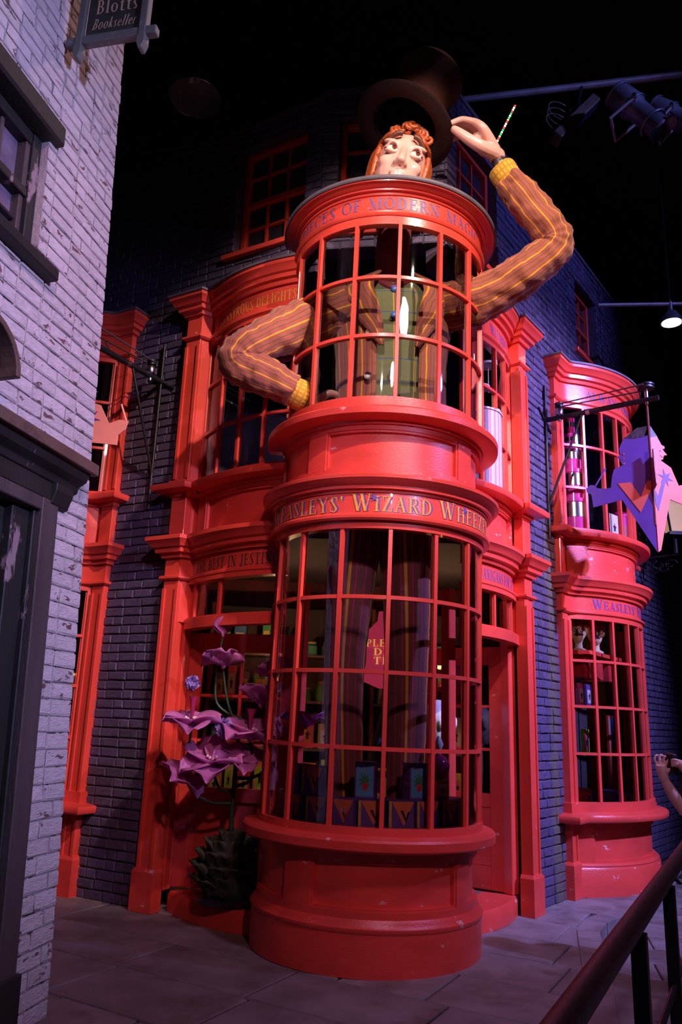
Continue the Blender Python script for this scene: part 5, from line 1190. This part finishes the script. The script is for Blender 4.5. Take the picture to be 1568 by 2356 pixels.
for loc, rz, w_, where in (((-.62, 9.36, .16), .06, 1.7, 'on the left back shelves seen through the tower'), ((.98, 9.52, .16), .06, 1.15, 'on the right back shelves seen through the tower')):
    lvls = [.10, .62, 1.14, 1.66, 2.18]
    shelf_unit(loc, rz, w_, 2.75, lvls, 'tall dark wooden shelves %s' % where.replace('on the ', 'at the ').replace('back shelves', 'back'))
    stock(loc, rz, w_, lvls, 'left' if loc[0] < 0 else 'right', 'stock '+where)
# big red round pot, given emission, with yellow lettering hanging behind the legs
t_ = empty('red_pot', (.46, 7.55, 2.22), 0, 'large glowing red hanging pot with yellow lettering between the trouser legs', 'lantern')
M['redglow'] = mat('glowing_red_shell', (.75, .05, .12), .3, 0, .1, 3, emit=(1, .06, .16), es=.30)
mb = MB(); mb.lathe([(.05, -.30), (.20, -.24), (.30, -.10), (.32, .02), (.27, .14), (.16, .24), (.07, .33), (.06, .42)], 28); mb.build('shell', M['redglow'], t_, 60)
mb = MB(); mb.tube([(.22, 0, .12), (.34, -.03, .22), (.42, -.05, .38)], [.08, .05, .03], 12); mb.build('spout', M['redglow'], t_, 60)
mb = MB(); mb.tube([(0, 0, .42), (0, 0, 1.06)], .006, 6); mb.build('cord', M['iron'], t_)
M['glowy'] = mat('yellow_glow_letter', (.9, .6, .1), .4, emit=(1, .6, .1), es=.6)
for txt, z, wd in (('PLEASE', .06, .36), ('DEP', -.02, .22), ('THE', -.10, .22)):
    q, tw = layout(txt, .065)
    for gl in q:
        mb = MB()
        for poly in gl: mb.quad([(.325*sin((x/tw-.5)*wd/.3), -.325*cos((x/tw-.5)*wd/.3), z+y) for x, y in poly])
        mb.build('letter', M['glowy'], t_)
# shop lamps that light the inside
def table_lamp(loc, label, p=8, col=(1, .62, .30)):
    t = empty('shop_lamp', loc, 0, label, 'lamp')
    mb = MB(); mb.lathe([(.06, 0), (.06, .02), (.015, .04), (.012, .22)], 14); mb.build('base', M['gold'], t, 40)
    mb = MB(); mb.lathe([(.10, .20), (.05, .34)], 18, cap=False); mb.build('lamp_shade', M['shade'], t, 60)
    mb = MB(); mb.ball((0, 0, .25), .028, n=10, k=6); mb.build('bulb', M['bulb'], t, 180)
    l = bpy.data.lights.new('shop_lamp_light', 'POINT'); l.energy = p; l.color = col; l.shadow_soft_size = .05; o = bpy.data.objects.new('shop_lamp_light', l); o.location = (0, 0, .30); link(o, t)
M['shade'] = translucent('amber_shade', (.8, .45, .18), .5, .6); M['bulb'] = mat('lit_bulb', (1, .8, .5), .4, emit=(1, .62, .3), es=8)
table_lamp((-.62, 8.55, 1.90), 'small lit amber lamp on the counter display seen left through the tower', 40); table_lamp((1.20, 8.70, 2.0), 'small lit amber lamp deep in the shop right of the tower', 40)
for p_, e_ in (((-.62, 8.55), 1.90), ((1.20, 8.70), 2.0)):
    t = empty('pedestal', (p_[0], p_[1], .155), 0, 'slim wooden pedestal carrying a lit lamp %s' % ('at left in the shop' if p_[0] < 0 else 'at right in the shop'), 'pedestal')
    mb = MB(); mb.box(-.14, .14, -.14, .14, 0, .06); mb.build('foot', M['maroon'], t); mb = MB(); mb.lathe([(.09, .06), (.05, .2), (.045, 1.4), (.09, e_-.20)], 14); mb.build('column', M['maroon'], t, 40); mb = MB(); mb.box(-.15, .15, -.15, .15, e_-.20, e_-.157); mb.build('top', M['maroon'], t)
# teal robe form and white mask head
t_ = empty('robe_stand', (.52, 7.95, .155), 0, 'dark teal cone shaped robe on a stand behind the right trouser leg', 'robe')
mb = MB(); mb.lathe([(.36, 0), (.30, .5), (.18, 1.1), (.09, 1.45), (.05, 1.6)], 24); mb.build('robe', mat('teal_cloth', (.02, .06, .09), .8, 0, .2, 8, .3, 20), t_, 60); mb = MB(); mb.ball((0, 0, 1.68), .07); mb.build('knob', M['maroon'], t_, 180)
def bust(loc, rz, label, sk='white', hatc=None, glasses=False, s=1.0, name='display_head', neck=.30):
    t = empty(name, loc, rz, label, 'display head'); t.scale = (s, s, s)
    mb = MB(); mb.lathe([(.09, 0), (.10, .03), (.05, .06), (.045, neck), (.06, neck+.04)], 16); mb.build('neck_stand', SC['cream'] if hatc else SC[sk], t, 40)
    z = neck+.16
    mb = MB(); mb.ball((0, 0, z), .105, .12, .14, 20, 12); mb.ball((0, -.04, z-.07), .075, .08, .09, 14, 8); mb.ball((0, -.125, z-.02), .018, .028, .03, 8, 6)
    for q in (-1, 1): mb.ball((q*.11, .0, z), .015, .025, .04, 8, 6)
    o = mb.build('face', SC['cream'] if hatc else SC[sk], t, 180); r_ = o.modifiers.new('r', 'REMESH'); r_.mode = 'VOXEL'; r_.voxel_size = .008; r_.use_smooth_shade = True
    for q in (-1, 1):
        mb = MB(); mb.ball((q*.04, -.108, z+.01), .018, .010, .010, 10, 6); mb.build('eye', SC['black'], t, 180)
        if glasses: mb = MB(); P = [(q*.045+.034*cos(a*.5236), -.128, z+.01+.034*sin(a*.5236)) for a in range(13)]; mb.tube(P, .004, 6); mb.build('spectacles', M['iron'], t, 180)
        if glasses: mb = MB(); mb.tube(smoothpath([(q*.005, -.14, z-.062), (q*.03, -.135, z-.055), (q*.06, -.115, z-.07)], 3), [.012, .011, .011, .010, .009, .006, .004][:7], 6); mb.build('moustache', SC['black'], t, 180)
    if hatc: mb = MB(); mb.lathe([(.125, z+.05), (.13, z+.075), (.118, z+.11), (.08, z+.16), (.02, z+.18)], 20); mb.build('cap', SC[hatc], t, 60)
    return t
bust((.98, 7.60, .155), 0, 'white mask head on a tall stand inside the right doorway', 'white', None, False, 1.45, neck=.86)
# ---- right bow window stock
rz_r = math.atan2(.8, .6)
def RB_(x, y, z): return tuple(rb_loc+PRu*x-PRn*y+Vector((0, 0, z)))
LBx, LBn = -PLu, PLn
def LB_(x, y, z): return tuple(lb_loc+LBx*x-LBn*y+Vector((0, 0, z)))
bust(RB_(-.66, -.05, 2.441), -.25, 'display head in red cap and round glasses at left in the right bow window', 'cream', 'red', True, .85, neck=.12); bust(RB_(-.36, -.14, 2.441), -.15, 'display head in red cap and round glasses second from left in the right bow window', 'cream', 'red', True, .85, neck=.12)
t_ = empty('hat_shelf', RB_(-.35, .05, 2.04), rz_r, 'red hanging shelf under the capped heads in the right bow window', 'shelf')
mb = MB(); mb.box(-.55, .55, -.30, .16, .36, .40); mb.build('board', M['red'], t_); 
for x in (-.5, -.1, .3): mb = MB(); mb.box(x, x+.2, -.22, .12, .12, .36); mb.build('shelf_box', SC['red'], t_)
mb = MB(); mb.box(-.55, .55, .14, .17, -1.17, .40); mb.build('back_board', M['dark'], t_)
for i, (x, z, c, tr) in enumerate(((-.76, 1.86, 'pink', 'white'), (-.52, 1.86, 'purple', 'white'))):
    cbox('hanging_pack', RB_(x, -.08, z), rz_r, .16, .03, .24, c, 'small hanging packet %s in the right bow window' % ('at the left edge' if i == 0 else 'under the second capped head'), None, 'label', tr)
cbox('poster_card', RB_(.14, -.10, .862), rz_r, .24, .03, .92, 'red', 'tall red and blue printed card standing in the right bow window', None, 'tri', 'blue', 'foil'); cbox('picture_card', RB_(-.50, -.02, 1.36), rz_r, .18, .03, .26, 'lime', 'small green framed card in the right bow window', None, 'label', 'pink')
cbox('flat_game_box', RB_(-.25, -.22, .862), rz_r+.1, .62, .30, .12, 'purple', 'wide flat purple game box at the bottom of the right bow window', None, 'label', 'pink'); cbox('gift_box', RB_(-.72, -.03, .862), rz_r, .22, .16, .15, 'red', 'red gift box at the lower left corner of the right bow window', None, 'label', 'pink')
cbox('basket_box', RB_(.46, -.28, .862), rz_r, .22, .2, .30, 'red', 'red slatted box at the lower right of the right bow window', None, 'label', 'orange')
# rocket tube of stacked pink cylinders (upper right bow)
t_ = empty('rocket_tube', RB_(-.70, -.08, 3.772), 0, 'tall stepped pink rocket tube with silver bands in the upper right bow window', 'rocket')
M['pinkg'] = mat('glossy_pink', (.80, .06, .30), .15, 0, .05, 4, coat=.5)
for k, (r, z0, z1) in enumerate(((.15, 0, .40), (.125, .40, .76), (.105, .76, 1.05), (.07, 1.05, 1.22), (.045, 1.22, 1.42))):
    mb = MB(); mb.lathe([(r, z0), (r, z1-.04), (r*1.06, z1-.04), (r*1.06, z1), (r*.5, z1+.004)], 24); mb.build('tube', M['pinkg'], t_, 40)
    mb = MB(); mb.lathe([(r+.003, z0+(z1-z0)*.45), (r+.003, z1-.05)], 24, cap=False); mb.build('silver_band', M['foil'], t_, 40)
cbox('playing_card', RB_(-.16, -.36, 3.80), rz_r-.2, .20, .012, .30, 'white', 'large white playing card with a black and red figure in the upper right bow', None, 'label', 'white'); cbox('playing_card', RB_(.06, -.36, 3.80), rz_r+.1, .16, .012, .34, 'red', 'large red and white card beside the white playing card', None, 'label', 'white')
for i, x in enumerate((.32, .52)):
    t = empty('pink_canister', RB_(x, -.30, 3.772), 0, 'glossy pink canister, %s of the two right of the cards' % ('nearer' if i == 0 else 'farther'), 'canister', 'pink canisters'); mb = MB(); mb.lathe([(.10, 0), (.10, .40), (.105, .40), (.105, .46), (.03, .47)], 20); mb.build('can', M['pinkg'], t, 40); mb = MB(); mb.lathe([(.102, .12), (.102, .28)], 20, cap=False); mb.build('label_band', SC['red'], t, 40)
# floor lamp shade drum and white lamps in the upper middle bow (right of the tower)
t_ = empty('striped_drum', (1.30, 7.30, 3.80), 0, 'tall striped cream drum in the upper window right of the tower', 'drum')
mb = MB(); mb.lathe([(.26, 0), (.26, .78), (.27, .78), (.27, .80), (.05, .80)], 32); mb.build('drum', stripes('striped_paper', (.42, .36, .30), [(.0, .4, (.30, .16, .30))], 1/26.0), t_, 40)
for i, (x, y, z) in enumerate(((1.45, 7.25, 4.62), (1.38, 7.4, 4.95), (1.45, 7.35, 5.18), (1.28, 7.35, 4.75))):
    t = empty('white_parasol', (x, y, z), 0, 'white frilled parasol %s in the upper right tower-side window' % ('lowest and nearest', 'second from top', 'topmost', 'half hidden by the mullion')[i], 'parasol', 'frilled parasols')
    mb = MB(); mb.lathe([(.10, -.01), (.095, .015), (.05, .035), (.008, .05)], 18, cap=False); mb.build('canopy', SC['white'], t, 60); mb = MB(); mb.tube([(0, 0, .05), (0, 0, -.82 if z < 4.7 else -.3)], .005, 6); mb.build('stick', M['gold'], t)
# ---- left bow window stock
for i, x in enumerate((.60, .40)):
    t = empty('green_tin', LB_(x, -.18, 3.772), 0, 'green and cream tin with a face label, %s of two on the left bow sill' % ('right' if i == 0 else 'left'), 'tin', 'green tins'); mb = MB(); mb.lathe([(.085, 0), (.09, .01), (.09, .27), (.085, .28), (.02, .28)], 22); mb.build('can', SC['green'], t, 40); mb = MB(); mb.lathe([(.092, .22), (.092, .26)], 22, cap=False); mb.build('red_band', SC['red'], t, 40)
    mb = MB(); rows = [[(.0925*sin(a), -.0925*cos(a), z) for a in [R(-45+15*k+0) for k in range(7)]] for z in (.03, .19)]; mb.grid(rows); mb.build('label', SC['cream'], t, 60)
t_ = empty('marquee_sign', LB_(.42, .02, 1.72), math.atan2(LBx.y, LBx.x), 'small marquee sign of glowing amber bulb letters in the left bow window', 'marquee sign')
mb = MB(); mb.box(-.30, .42, 0, .04, 0, .26); mb.build('board', M['maroon'], t_)
mb = MB(); mb.ball((0, 0, 0), .011, n=8, k=5); bm_ = mb.mesh('bulb', mat('amber_bulb', (1, .6, .2), .4, emit=(1, .50, .16), es=9), 180)
pts_ = []
for ox, sh in ((-.12, 'U'), (.04, 'U'), (.18, 'I'), (.28, 'L')):
    for k in range(6): pts_.append((ox, .21-.03*k))
    if sh == 'U': pts_ += [(ox+.09, .21-.03*k) for k in range(6)]+[(ox+.03, .04), (ox+.06, .04)]
    if sh == 'L': pts_ += [(ox+.03, .06), (ox+.06, .06)]
pts_ += [(-.28+.035*k, .245) for k in range(20)]
for x, z in pts_: inst(bm_, 'bulb', t_, (x, -.012, z))
t_ = empty('star_kite', LB_(.42, -.10, 1.30), math.atan2(LBx.y, LBx.x), 'purple red and green diamond kite behind the marquee sign in the left bow', 'kite')
for m_, k, d in (('lime', 1.0, .0), ('red', .90, -.004), ('purple', .78, -.008)):
    mb = MB(); mb.prism([(.28*k, .50), (-.02, .50+.62*k), (-.32*k, .50), (-.02, .50-.62*k)], d, d+.003, lambda x, z, t: (x, .10+t, z)); mb.build('cloth_panel', SC[m_], t_, fix=True)
t_ = empty('striped_crate', LB_(.50, -.18, .862), math.atan2(LBx.y, LBx.x), 'black and white striped box with an orange label in the left bow window', 'box')
mb = MB(); mb.box(-.22, .22, -.10, .10, .22, .64); mb.build('carton', SC['black'], t_)
for k in range(9): mb = MB(); mb.prism([(-.20+.045*k, .22), (-.18+.045*k, .22), (-.16+.045*k, .64), (-.18+.045*k, .64)], 0, .002, lambda x, z, t: (x, -.10-t, z)); mb.build('printed_stripe', SC['white'], t_, fix=True)
mb = MB(); mb.prism([(-.21, .42), (.21, .42), (.21, .50), (-.21, .50)], 0, .004, lambda x, z, t: (x, -.10-t, z)); mb.build('printed_band', SC['orange'], t_, fix=True)
mb = MB(); mb.box(-.24, .24, -.11, .11, 0, .22); mb.build('stand', M['maroon'], t_)

# ================================================================== studio rig overhead
def tube_obj(name, pts, r, m_, label, cat, n=10): mb = MB(); mb.tube(pts, r, n); return tag(mb.build(name, M[m_], None, 60), label, cat)
M['alu'] = mat('scuffed_aluminium', (.30, .26, .27), .5, .3, .2, 6)
tube_obj('lighting_bar', [(-.9, 8, 8.62), (1.186, 8, 9.03), (3.135, 8, 9.39), (5.6, 8, 9.86)], .045, 'alu', 'long aluminium lighting bar crossing the dark upper right', 'lighting bar')
tube_obj('lighting_bar', [(3.2, 9, 6.885), (5.2, 9, 7.0)], .025, 'alu', 'thin lighting bar carrying the lit pendant lamp at right', 'lighting bar')
tube_obj('cable_pipe', [(-4.0, 9, 8.67), (-1.51, 9, 9.23)], .018, 'steel', 'thin bluish pipe across the dark roof above the left wall', 'pipe')
def profile_spot(loc, d, s, label, group=None):
    t = empty('profile_spotlight', loc, 0, label, 'spotlight', group)
    t.rotation_mode = 'QUATERNION'; t.rotation_quaternion = Vector(d).to_track_quat('Z', 'Y'); t.scale = (s,)*3
    mb = MB(); mb.lathe([(.10, -.42), (.14, -.38), (.15, -.10), (.12, -.06), (.11, .20), (.12, .22), (.12, .36), (.10, .38), (.09, .36)], 22); mb.build('barrel', M['can'], t, 40)
    for z in (-.38, -.12, .20): mb = MB(); mb.lathe([(.152, z), (.158, z+.01), (.158, z+.025), (.152, z+.035)], 22, cap=False); mb.build('cooling_ring', M['can'], t, 40)
    mb = MB(); mb.tube([(-.19, 0, -.05), (-.19, -.3, -.05), (.19, -.3, -.05), (.19, 0, -.05)], .018, 8); mb.build('yoke', M['alu'], t)
    mb = MB(); mb.box(-.10, .10, -.13, .13, .36, .38); mb.box(-.13, .13, .12, .14, .34, .46); mb.build('colour_frame', M['steel'], t)
    for q in (-1, 1): mb = MB(); mb.tube([(q*.15, 0, -.05), (q*.24, 0, -.05)], .022, 8); mb.build('knob', M['steel'], t)
    return t
M['can'] = mat('black_spotlight_can', (.16, .15, .19), .35, .6, .15, 10)
profile_spot((3.05, 7.0, 8.05), (.5, -.25, -.82), 1.0, 'dark profile spotlight pointing down to the right at top right'); profile_spot((3.75, 7.6, 8.55), (.5, -.3, -.6), .9, 'second profile spotlight cut by the right edge of the picture')
t_ = empty('floodlight', (2.52, 7.5, 8.36), 0, 'long brown floodlight hanging askew with loops of cable at upper right', 'floodlight')
Mf = Matrix.Rotation(R(-49), 4, 'Y')
mb = MB(); mb.box(-.36, .36, -.10, .10, -.055, .055, Mf); bevel(mb.build('housing', mat('bronze_metal', (.16, .11, .08), .4, .6, .2, 10), t_), .008)
mb = MB(); mb.box(-.34, .34, -.085, .085, -.058, -.05, Mf); mb.build('lens', M['dglass'], t_)
for k in range(3):
    P = [(-.16+.09*k+.10*cos(a*.45), .02*k, .12+.16*sin(a*.45)+.05*k) for a in range(14)]; mb = MB(); mb.tube([Mf @ Vector(p) for p in P], .008, 6); mb.build('cable_loop', M['brownwood'], t_, 180)
mb = MB(); mb.tube([(.05, 0, .05), (.14, .25, .50), (.28, .50, .98)], .015, 8); mb.build('hanger', M['iron'], t_)
# dark pendant dome
t_ = empty('dome_pendant', (-1.80, 7.3, 8.50), 0, 'large unlit dome pendant lamp in the dark roof at upper left', 'pendant lamp')
M['domeo'] = mat('black_enamel', (.012, .012, .016), .35, .3); M['domei'] = mat('grey_enamel_inside', (.55, .52, .58), .3, .4, .3, 6)
mb = MB(); mb.lathe([(.30, -.20), (.30, -.16), (.285, 0), (.23, .16), (.12, .26), (.05, .29)], 32, cap=False); mb.build('dome', M['domeo'], t_, 60)
mb = MB(); mb.lathe([(.297, -.20), (.28, 0), (.22, .15), (.11, .245), (.02, .25)], 32, cap=False); mb.build('reflector', M['domei'], t_, 60)
mb = MB(); mb.lathe([(.30, -.20), (.304, -.205), (.298, -.21)], 32, cap=False); mb.build('rim', M['steel'], t_, 60)
mb = MB(); mb.tube([(0, 0, .29), (0, 0, 2.2)], .01, 6); mb.build('cord', M['iron'], t_); mb = MB(); mb.ball((0, 0, .05), .05, n=12, k=8); mb.build('bulb', SC['white'], t_, 180)
# lit pendant
t_ = empty('lit_pendant', (4.13, 9.0, 6.70), 0, 'small lit dome pendant lamp hanging at the right edge', 'pendant lamp')
mb = MB(); mb.lathe([(.13, -.03), (.12, .04), (.07, .12), (.03, .15), (.03, .26)], 24, cap=False); mb.build('shade', M['can'], t_, 50)
mb = MB(); mb.lathe([(.115, -.02), (.115, -.035), (.06, -.06), (.01, -.065)], 24, cap=False); mb.build('lamp_lens', mat('lit_lens', (1, .95, 1), .4, emit=(.95, .88, 1), es=7), t_, 60)
mb = MB(); mb.tube([(0, 0, .26), (0, 0, .30)], .012, 8); mb.build('hanger', M['steel'], t_)
l = bpy.data.lights.new('lit_pendant_light', 'SPOT'); l.energy = 60; l.color = (.95, .9, 1); l.spot_size = R(90); l.shadow_soft_size = .08; o = bpy.data.objects.new('lit_pendant_light', l); o.location = (0, 0, -.08); link(o, t_)

# ================================================================== street lantern on its bracket, far buildings
t_ = empty('street_lantern', (4.62, 10.5, 4.28), 0, 'lit tapered street lantern on a scrolled black iron bracket at the right edge', 'lantern')
M['lglass'] = mat('warm_frosted_glass', (.65, .45, .28), .4, 0, .1, 3, emit=(1, .62, .32), es=.35)
def fr4(r0, z0, r1, z1, n=4): return [[(r*cos(PI/4+PI/2*k), r*sin(PI/4+PI/2*k), z) for k in range(n)] for r, z in ((r0, z0), (r1, z1))]
b_, tq = fr4(.13, 0, .25, .44)
for k in range(4):
    mb = MB(); j = (k+1) % 4; mb.quad([b_[k], b_[j], tq[j], tq[k]]); mb.build('lantern_pane', M['lglass'], t_)
    mb = MB(); mb.tube([b_[k], tq[k]], .016, 6); mb.build('corner_bar', M['iron'], t_)
mb = MB(); mb.lathe([(.17, -.04), (.17, .0), (.12, .02)], 4, M=Matrix.Rotation(PI/4, 4, 'Z')); mb.build('lantern_base', M['iron'], t_); mb = MB(); mb.lathe([(.29, .44), (.28, .47), (.12, .60), (.05, .64), (.05, .70), (.01, .76)], 4, M=Matrix.Rotation(PI/4, 4, 'Z')); mb.build('lantern_roof', M['iron'], t_)
for k in range(4): mb = MB(); mb.lathe([(.018, 0), (.022, .03), (.005, .07)], 8); o = mb.build('finial', M['steel'], t_, 60); o.location = (.28*cos(PI/4+PI/2*k), .28*sin(PI/4+PI/2*k), .46)
mb = MB(); mb.ball((0, 0, .17), .055, .055, .07, 12, 8); mb.build('flame', mat('lamp_flame', (1, .8, .5), .4, emit=(1, .74, .42), es=10), t_, 180)
l = bpy.data.lights.new('lantern_light', 'POINT'); l.energy = 18; l.color = (1, .66, .36); l.shadow_soft_size = .06; o = bpy.data.objects.new('lantern_light', l); o.location = (0, -.05, .34); link(o, t_)
mb = MB(); mb.tube([(0, 0, -.04), (0, 0, -.28)], .03, 10); mb.tube([(.05, .05, -.28), (-.30, .36, -.30)], .022, 8); mb.build('bracket_arm', M['iron'], t_, 60)
for k in range(5):
    a0 = k*.9; c0 = Vector((-.06-.055*k, .07+.06*k, -.42-.05*(k % 2))); mb = MB(); mb.tube([c0+Vector((.07*cos(a0+i*.6)*(1-i*.06), -.07*cos(a0+i*.6)*(1-i*.06), .07*sin(a0+i*.6)*(1-i*.06))) for i in range(10)], .009, 6); mb.build('scroll', M['iron'], t_, 180)
M['pale'] = mat('pale_render', (.34, .33, .40), .8, 0, .2, 3, .3, 20); M['fard'] = mat('dark_far_stone', (.06, .055, .075), .8, 0, .3, 3)
t_ = empty('far_building', (7.4, 14.5, 0), R(38), 'pale rendered building far down the street behind the lantern', 'building')
mb = MB(); mb.box(-1.2, 1.6, 0, 3, 0, 6.6); mb.build('wall', M['fard'], t_)
for x in (-.9, .2):
    for z in (1.2, 2.9, 4.6): mb = MB(); mb.box(x, x+.8, -.05, 0, z, z+1.1); mb.build('render_panel', M['pale'], t_); mb = MB(); mb.box(x+.2, x+.6, -.06, -.045, z+.2, z+.9); mb.build('window_pane', M['dglass'], t_)
    
# ================================================================== handrail in the right foreground
t_ = empty('handrail', (1.2, 3.2, -.12), 0, 'dark wooden handrail on black iron posts in the lower right foreground', 'handrail')
hb_ = Vector((1.2, 3.2, -.12))
ra, rb_ = Vector((2.6, 5.79, 1.03)), Vector((.30, 1.44, 1.03)); dv = (rb_-ra).normalized(); sd_ = Vector((dv.y, -dv.x, 0))
prof = [(-.028, -.022), (-.022, -.034), (.022, -.034), (.028, -.022), (.028, .008), (.02, .026), (0, .034), (-.02, .026), (-.028, .008)]
mb = MB(); mb.prism(prof, 0, (rb_-ra).length, lambda x, y, d: ra+dv*d+sd_*x+Vector((0, 0, y))-hb_); M['railw'] = worn('dark_red_brown_rail', (.05, .022, .022), (.025, .015, .016), .45, .55, .65, 5, (1, 1, 1), .2); mb.build('rail', M['railw'], t_, 50, fix=True)
for k in (.22, .60, 1.0, 1.42):
    p = ra.lerp(rb_, .0)+dv*((Vector((1.44, 3.60, 1.03))-ra).length+ (k-.6)*2.35); mb = MB(); mb.box(-.024, .024, -.024, .024, 0, 1.10, Matrix.Translation(Vector((p.x, p.y, -.12))-hb_) @ Matrix.Rotation(math.atan2(dv.y, dv.x), 4, 'Z')); mb.build('post', M['iron'], t_)
for z in (.60, .18): mb = MB(); mb.tube([Vector((ra.x, ra.y, z))-hb_, Vector((rb_.x, rb_.y, z))-hb_], .014, 8); mb.build('lower_rail', M['iron'], t_)

# ================================================================== visitor at the right edge photographing the shop
PB = Vector((2.80, 5.95, -.12))
pe = empty('person', PB, 0, 'visitor in black clothes at the right edge raising a camera with both hands', 'person')
M['psk'] = mat('skin_tone', (.62, .36, .32), .5, 0, .06, 6); M['pcl'] = mat('black_cotton', (.012, .011, .014), .85, 0, .2, 10, .2, 40); M['phr'] = mat('dark_brown_hair', (.05, .03, .02), .6, 0, .3, 30, .4, 40)
def pmesh(n, tubes, balls, m_, vox=.012, it=6):
    mb = MB()
    for pts, rr in tubes:
        P = smoothpath(pts, 5); q = []
        for i in range(len(P)): f = i/(len(P)-1)*(len(rr)-1); a = int(min(f, len(rr)-2)); q.append(rr[a]+(rr[a+1]-rr[a])*(f-a))
        mb.tube([p-PB for p in P], q, 12)
    for c, r in balls: mb.ball(Vector(c)-PB, *r)
    o = mb.build(n, M[m_], pe, 180); r_ = o.modifiers.new('r', 'REMESH'); r_.mode = 'VOXEL'; r_.voxel_size = vox; r_.use_smooth_shade = True; s_ = o.modifiers.new('s', 'SMOOTH'); s_.factor = .5; s_.iterations = it; return o
cx, cy = PB.x, PB.y
hx, hy, hz = 2.42, 6.03, 1.36
fingers = [([(hx+.01, hy, hz-.03), (hx-.030+.024*k, hy+.03-.018*k, hz+.045), (hx-.020+.026*k, hy+.03-.02*k, hz+.090-.007*abs(k-1)), (hx+.012+.022*k, hy+.03-.02*k, hz+.080-.010*k)], [.012, .0095, .009, .008]) for k in range(4)]
fingers.append(([(hx+.02, hy-.02, hz-.04), (hx+.05, hy-.035, hz-.01), (hx+.075, hy-.03, hz+.03)], [.015, .013, .010]))
pmesh('body', [([(2.56, 5.98, 1.06), (2.49, 6.01, 1.17), (2.435, 6.02, 1.275)], [.046, .042, .030]), ([(2.435, 6.02, 1.27), (hx+.005, hy, hz-.02), (hx, hy, hz+.02)], [.032, .042, .038])]+fingers+
     [([(2.62, 5.78, 1.10), (2.60, 5.84, 1.24), (2.56, 5.90, 1.34)], [.045, .038, .030]), ([(2.56, 5.90, 1.34), (2.52, 5.93, 1.40)], [.038, .034])]+[([(2.53, 5.93, 1.37+.02*k), (2.485, 5.94, 1.38+.02*k), (2.47, 5.965, 1.375+.02*k)], [.012, .011, .009]) for k in range(3)]+
     [([(cx+.02, cy, 1.44), (cx, cy+.01, 1.56)], [.055, .055])], [((cx-.01, cy+.02, 1.66), (.078, .098, .118)), ((cx-.02, cy+.11, 1.64), (.015, .02, .02))], 'psk', .006, 3)
pmesh('black_top', [([(cx+.02, cy, .86), (cx+.02, cy, 1.1), (cx+.01, cy, 1.34), (cx+.01, cy, 1.44)], [.17, .165, .18, .09]), ([(cx-.14, cy+.03, 1.38), (cx-.20, cy+.05, 1.22), (2.57, 5.98, 1.07)], [.075, .066, .060]), ([(cx+.15, cy-.03, 1.38), (cx+.05, cy-.15, 1.2), (2.64, 5.80, 1.10)], [.075, .066, .056])], [], 'pcl', .014)
pmesh('black_trousers', [([(cx-.07, cy, .92), (cx-.08, cy+.01, .5), (cx-.08, cy, .06)], [.12, .09, .06]), ([(cx+.11, cy, .92), (cx+.12, cy+.01, .5), (cx+.12, cy-.02, .06)], [.12, .09, .06])], [((cx+.02, cy, .90), (.17, .13, .12))], 'pcl', .016)
for x in (-.08, .12): mb = MB(); mb.ball((x, .05, .05), .05, .13, .05, 12, 6); mb.build('shoe', M['pcl'], pe, 180)
mb = MB(); mb.ball((-.005, -.005, 1.82), .09, .105, .11, 16, 10); mb.ball((0, -.06, 1.70), .08, .06, .14, 12, 8); mb.build('hair', M['phr'], pe, 180)
for q in (-1, 1): mb = MB(); mb.ball((-.01+q*.03, .108, 1.80), .012, .008, .009, 8, 6); mb.build('eye', M['pupil'], pe, 180)
t_ = empty('camera_phone', (2.485, 6.0, 1.385), R(20), 'black compact camera held up in the visitor hands', 'camera')
mb = MB(); mb.box(-.022, .022, -.045, .045, -.065, .075); bevel(mb.build('camera_body', M['iron'], t_), .008, 2); mb = MB(); mb.box(-.006, .006, -.03, .03, .075, .082); mb.build('button_bar', M['steel'], t_); mb = MB(); mb.lathe([(.028, 0), (.028, .018), (.018, .022)], 16, M=Matrix.Rotation(PI/2, 4, 'Y')); o = mb.build('lens', M['pupil'], t_, 40); o.location.x = .02
mb = MB(); mb.tube(smoothpath([(.01, -.04, -.06), (.03, -.05, -.12), (.06, -.05, -.17), (.05, -.06, -.20)], 4), .004, 6); mb.build('wrist_strap', M['pcl'], t_, 180)

# ================================================================== the dark sound stage around the street
st_ = empty('ceiling', (0, 0, 0), 0, 'black studio ceiling with steel beams high over the street', kind='structure')
M['black'] = mat('black_drape', (.008, .008, .010), .9); M['beam'] = mat('dark_steel_beam', (.02, .018, .02), .6, .5)
mb = MB(); mb.box(-14, 16, -6, 24, 11.2, 11.3); mb.build('ceiling_sheet', M['black'], st_)
for i in range(8): mb = MB(); y = -2+3*i; mb.box(-14, 16, y-.09, y+.09, 10.75, 11.2); mb.build('beam', M['beam'], st_)
for i in range(6): mb = MB(); x = -9+4*i; mb.box(x-.04, x+.04, -6, 24, 10.6, 10.75); mb.build('beam', M['beam'], st_)
hg = empty('hanger_rods', (0, 0, 0), 0, 'thin black rods hanging the lighting bars from the studio ceiling', 'rods')
for (x, y, z) in ((1.0, 8, 8.98), (3.3, 8, 9.40), (5.2, 8, 9.76), (-.6, 8, 8.66), (-3.4, 9, 8.8), (-1.6, 9, 9.2), (4.13, 9, 6.93)):
    mb = MB(); mb.tube([(x, y, z), (x, y, 11.2)], .008, 6); mb.build('rod', M['iron'], hg)
mb = MB(); mb.box(-14, 16, 23.9, 24, -.3, 11.2); tag(mb.build('wall_far', M['black'], None), 'black far wall of the sound stage', kind='structure')
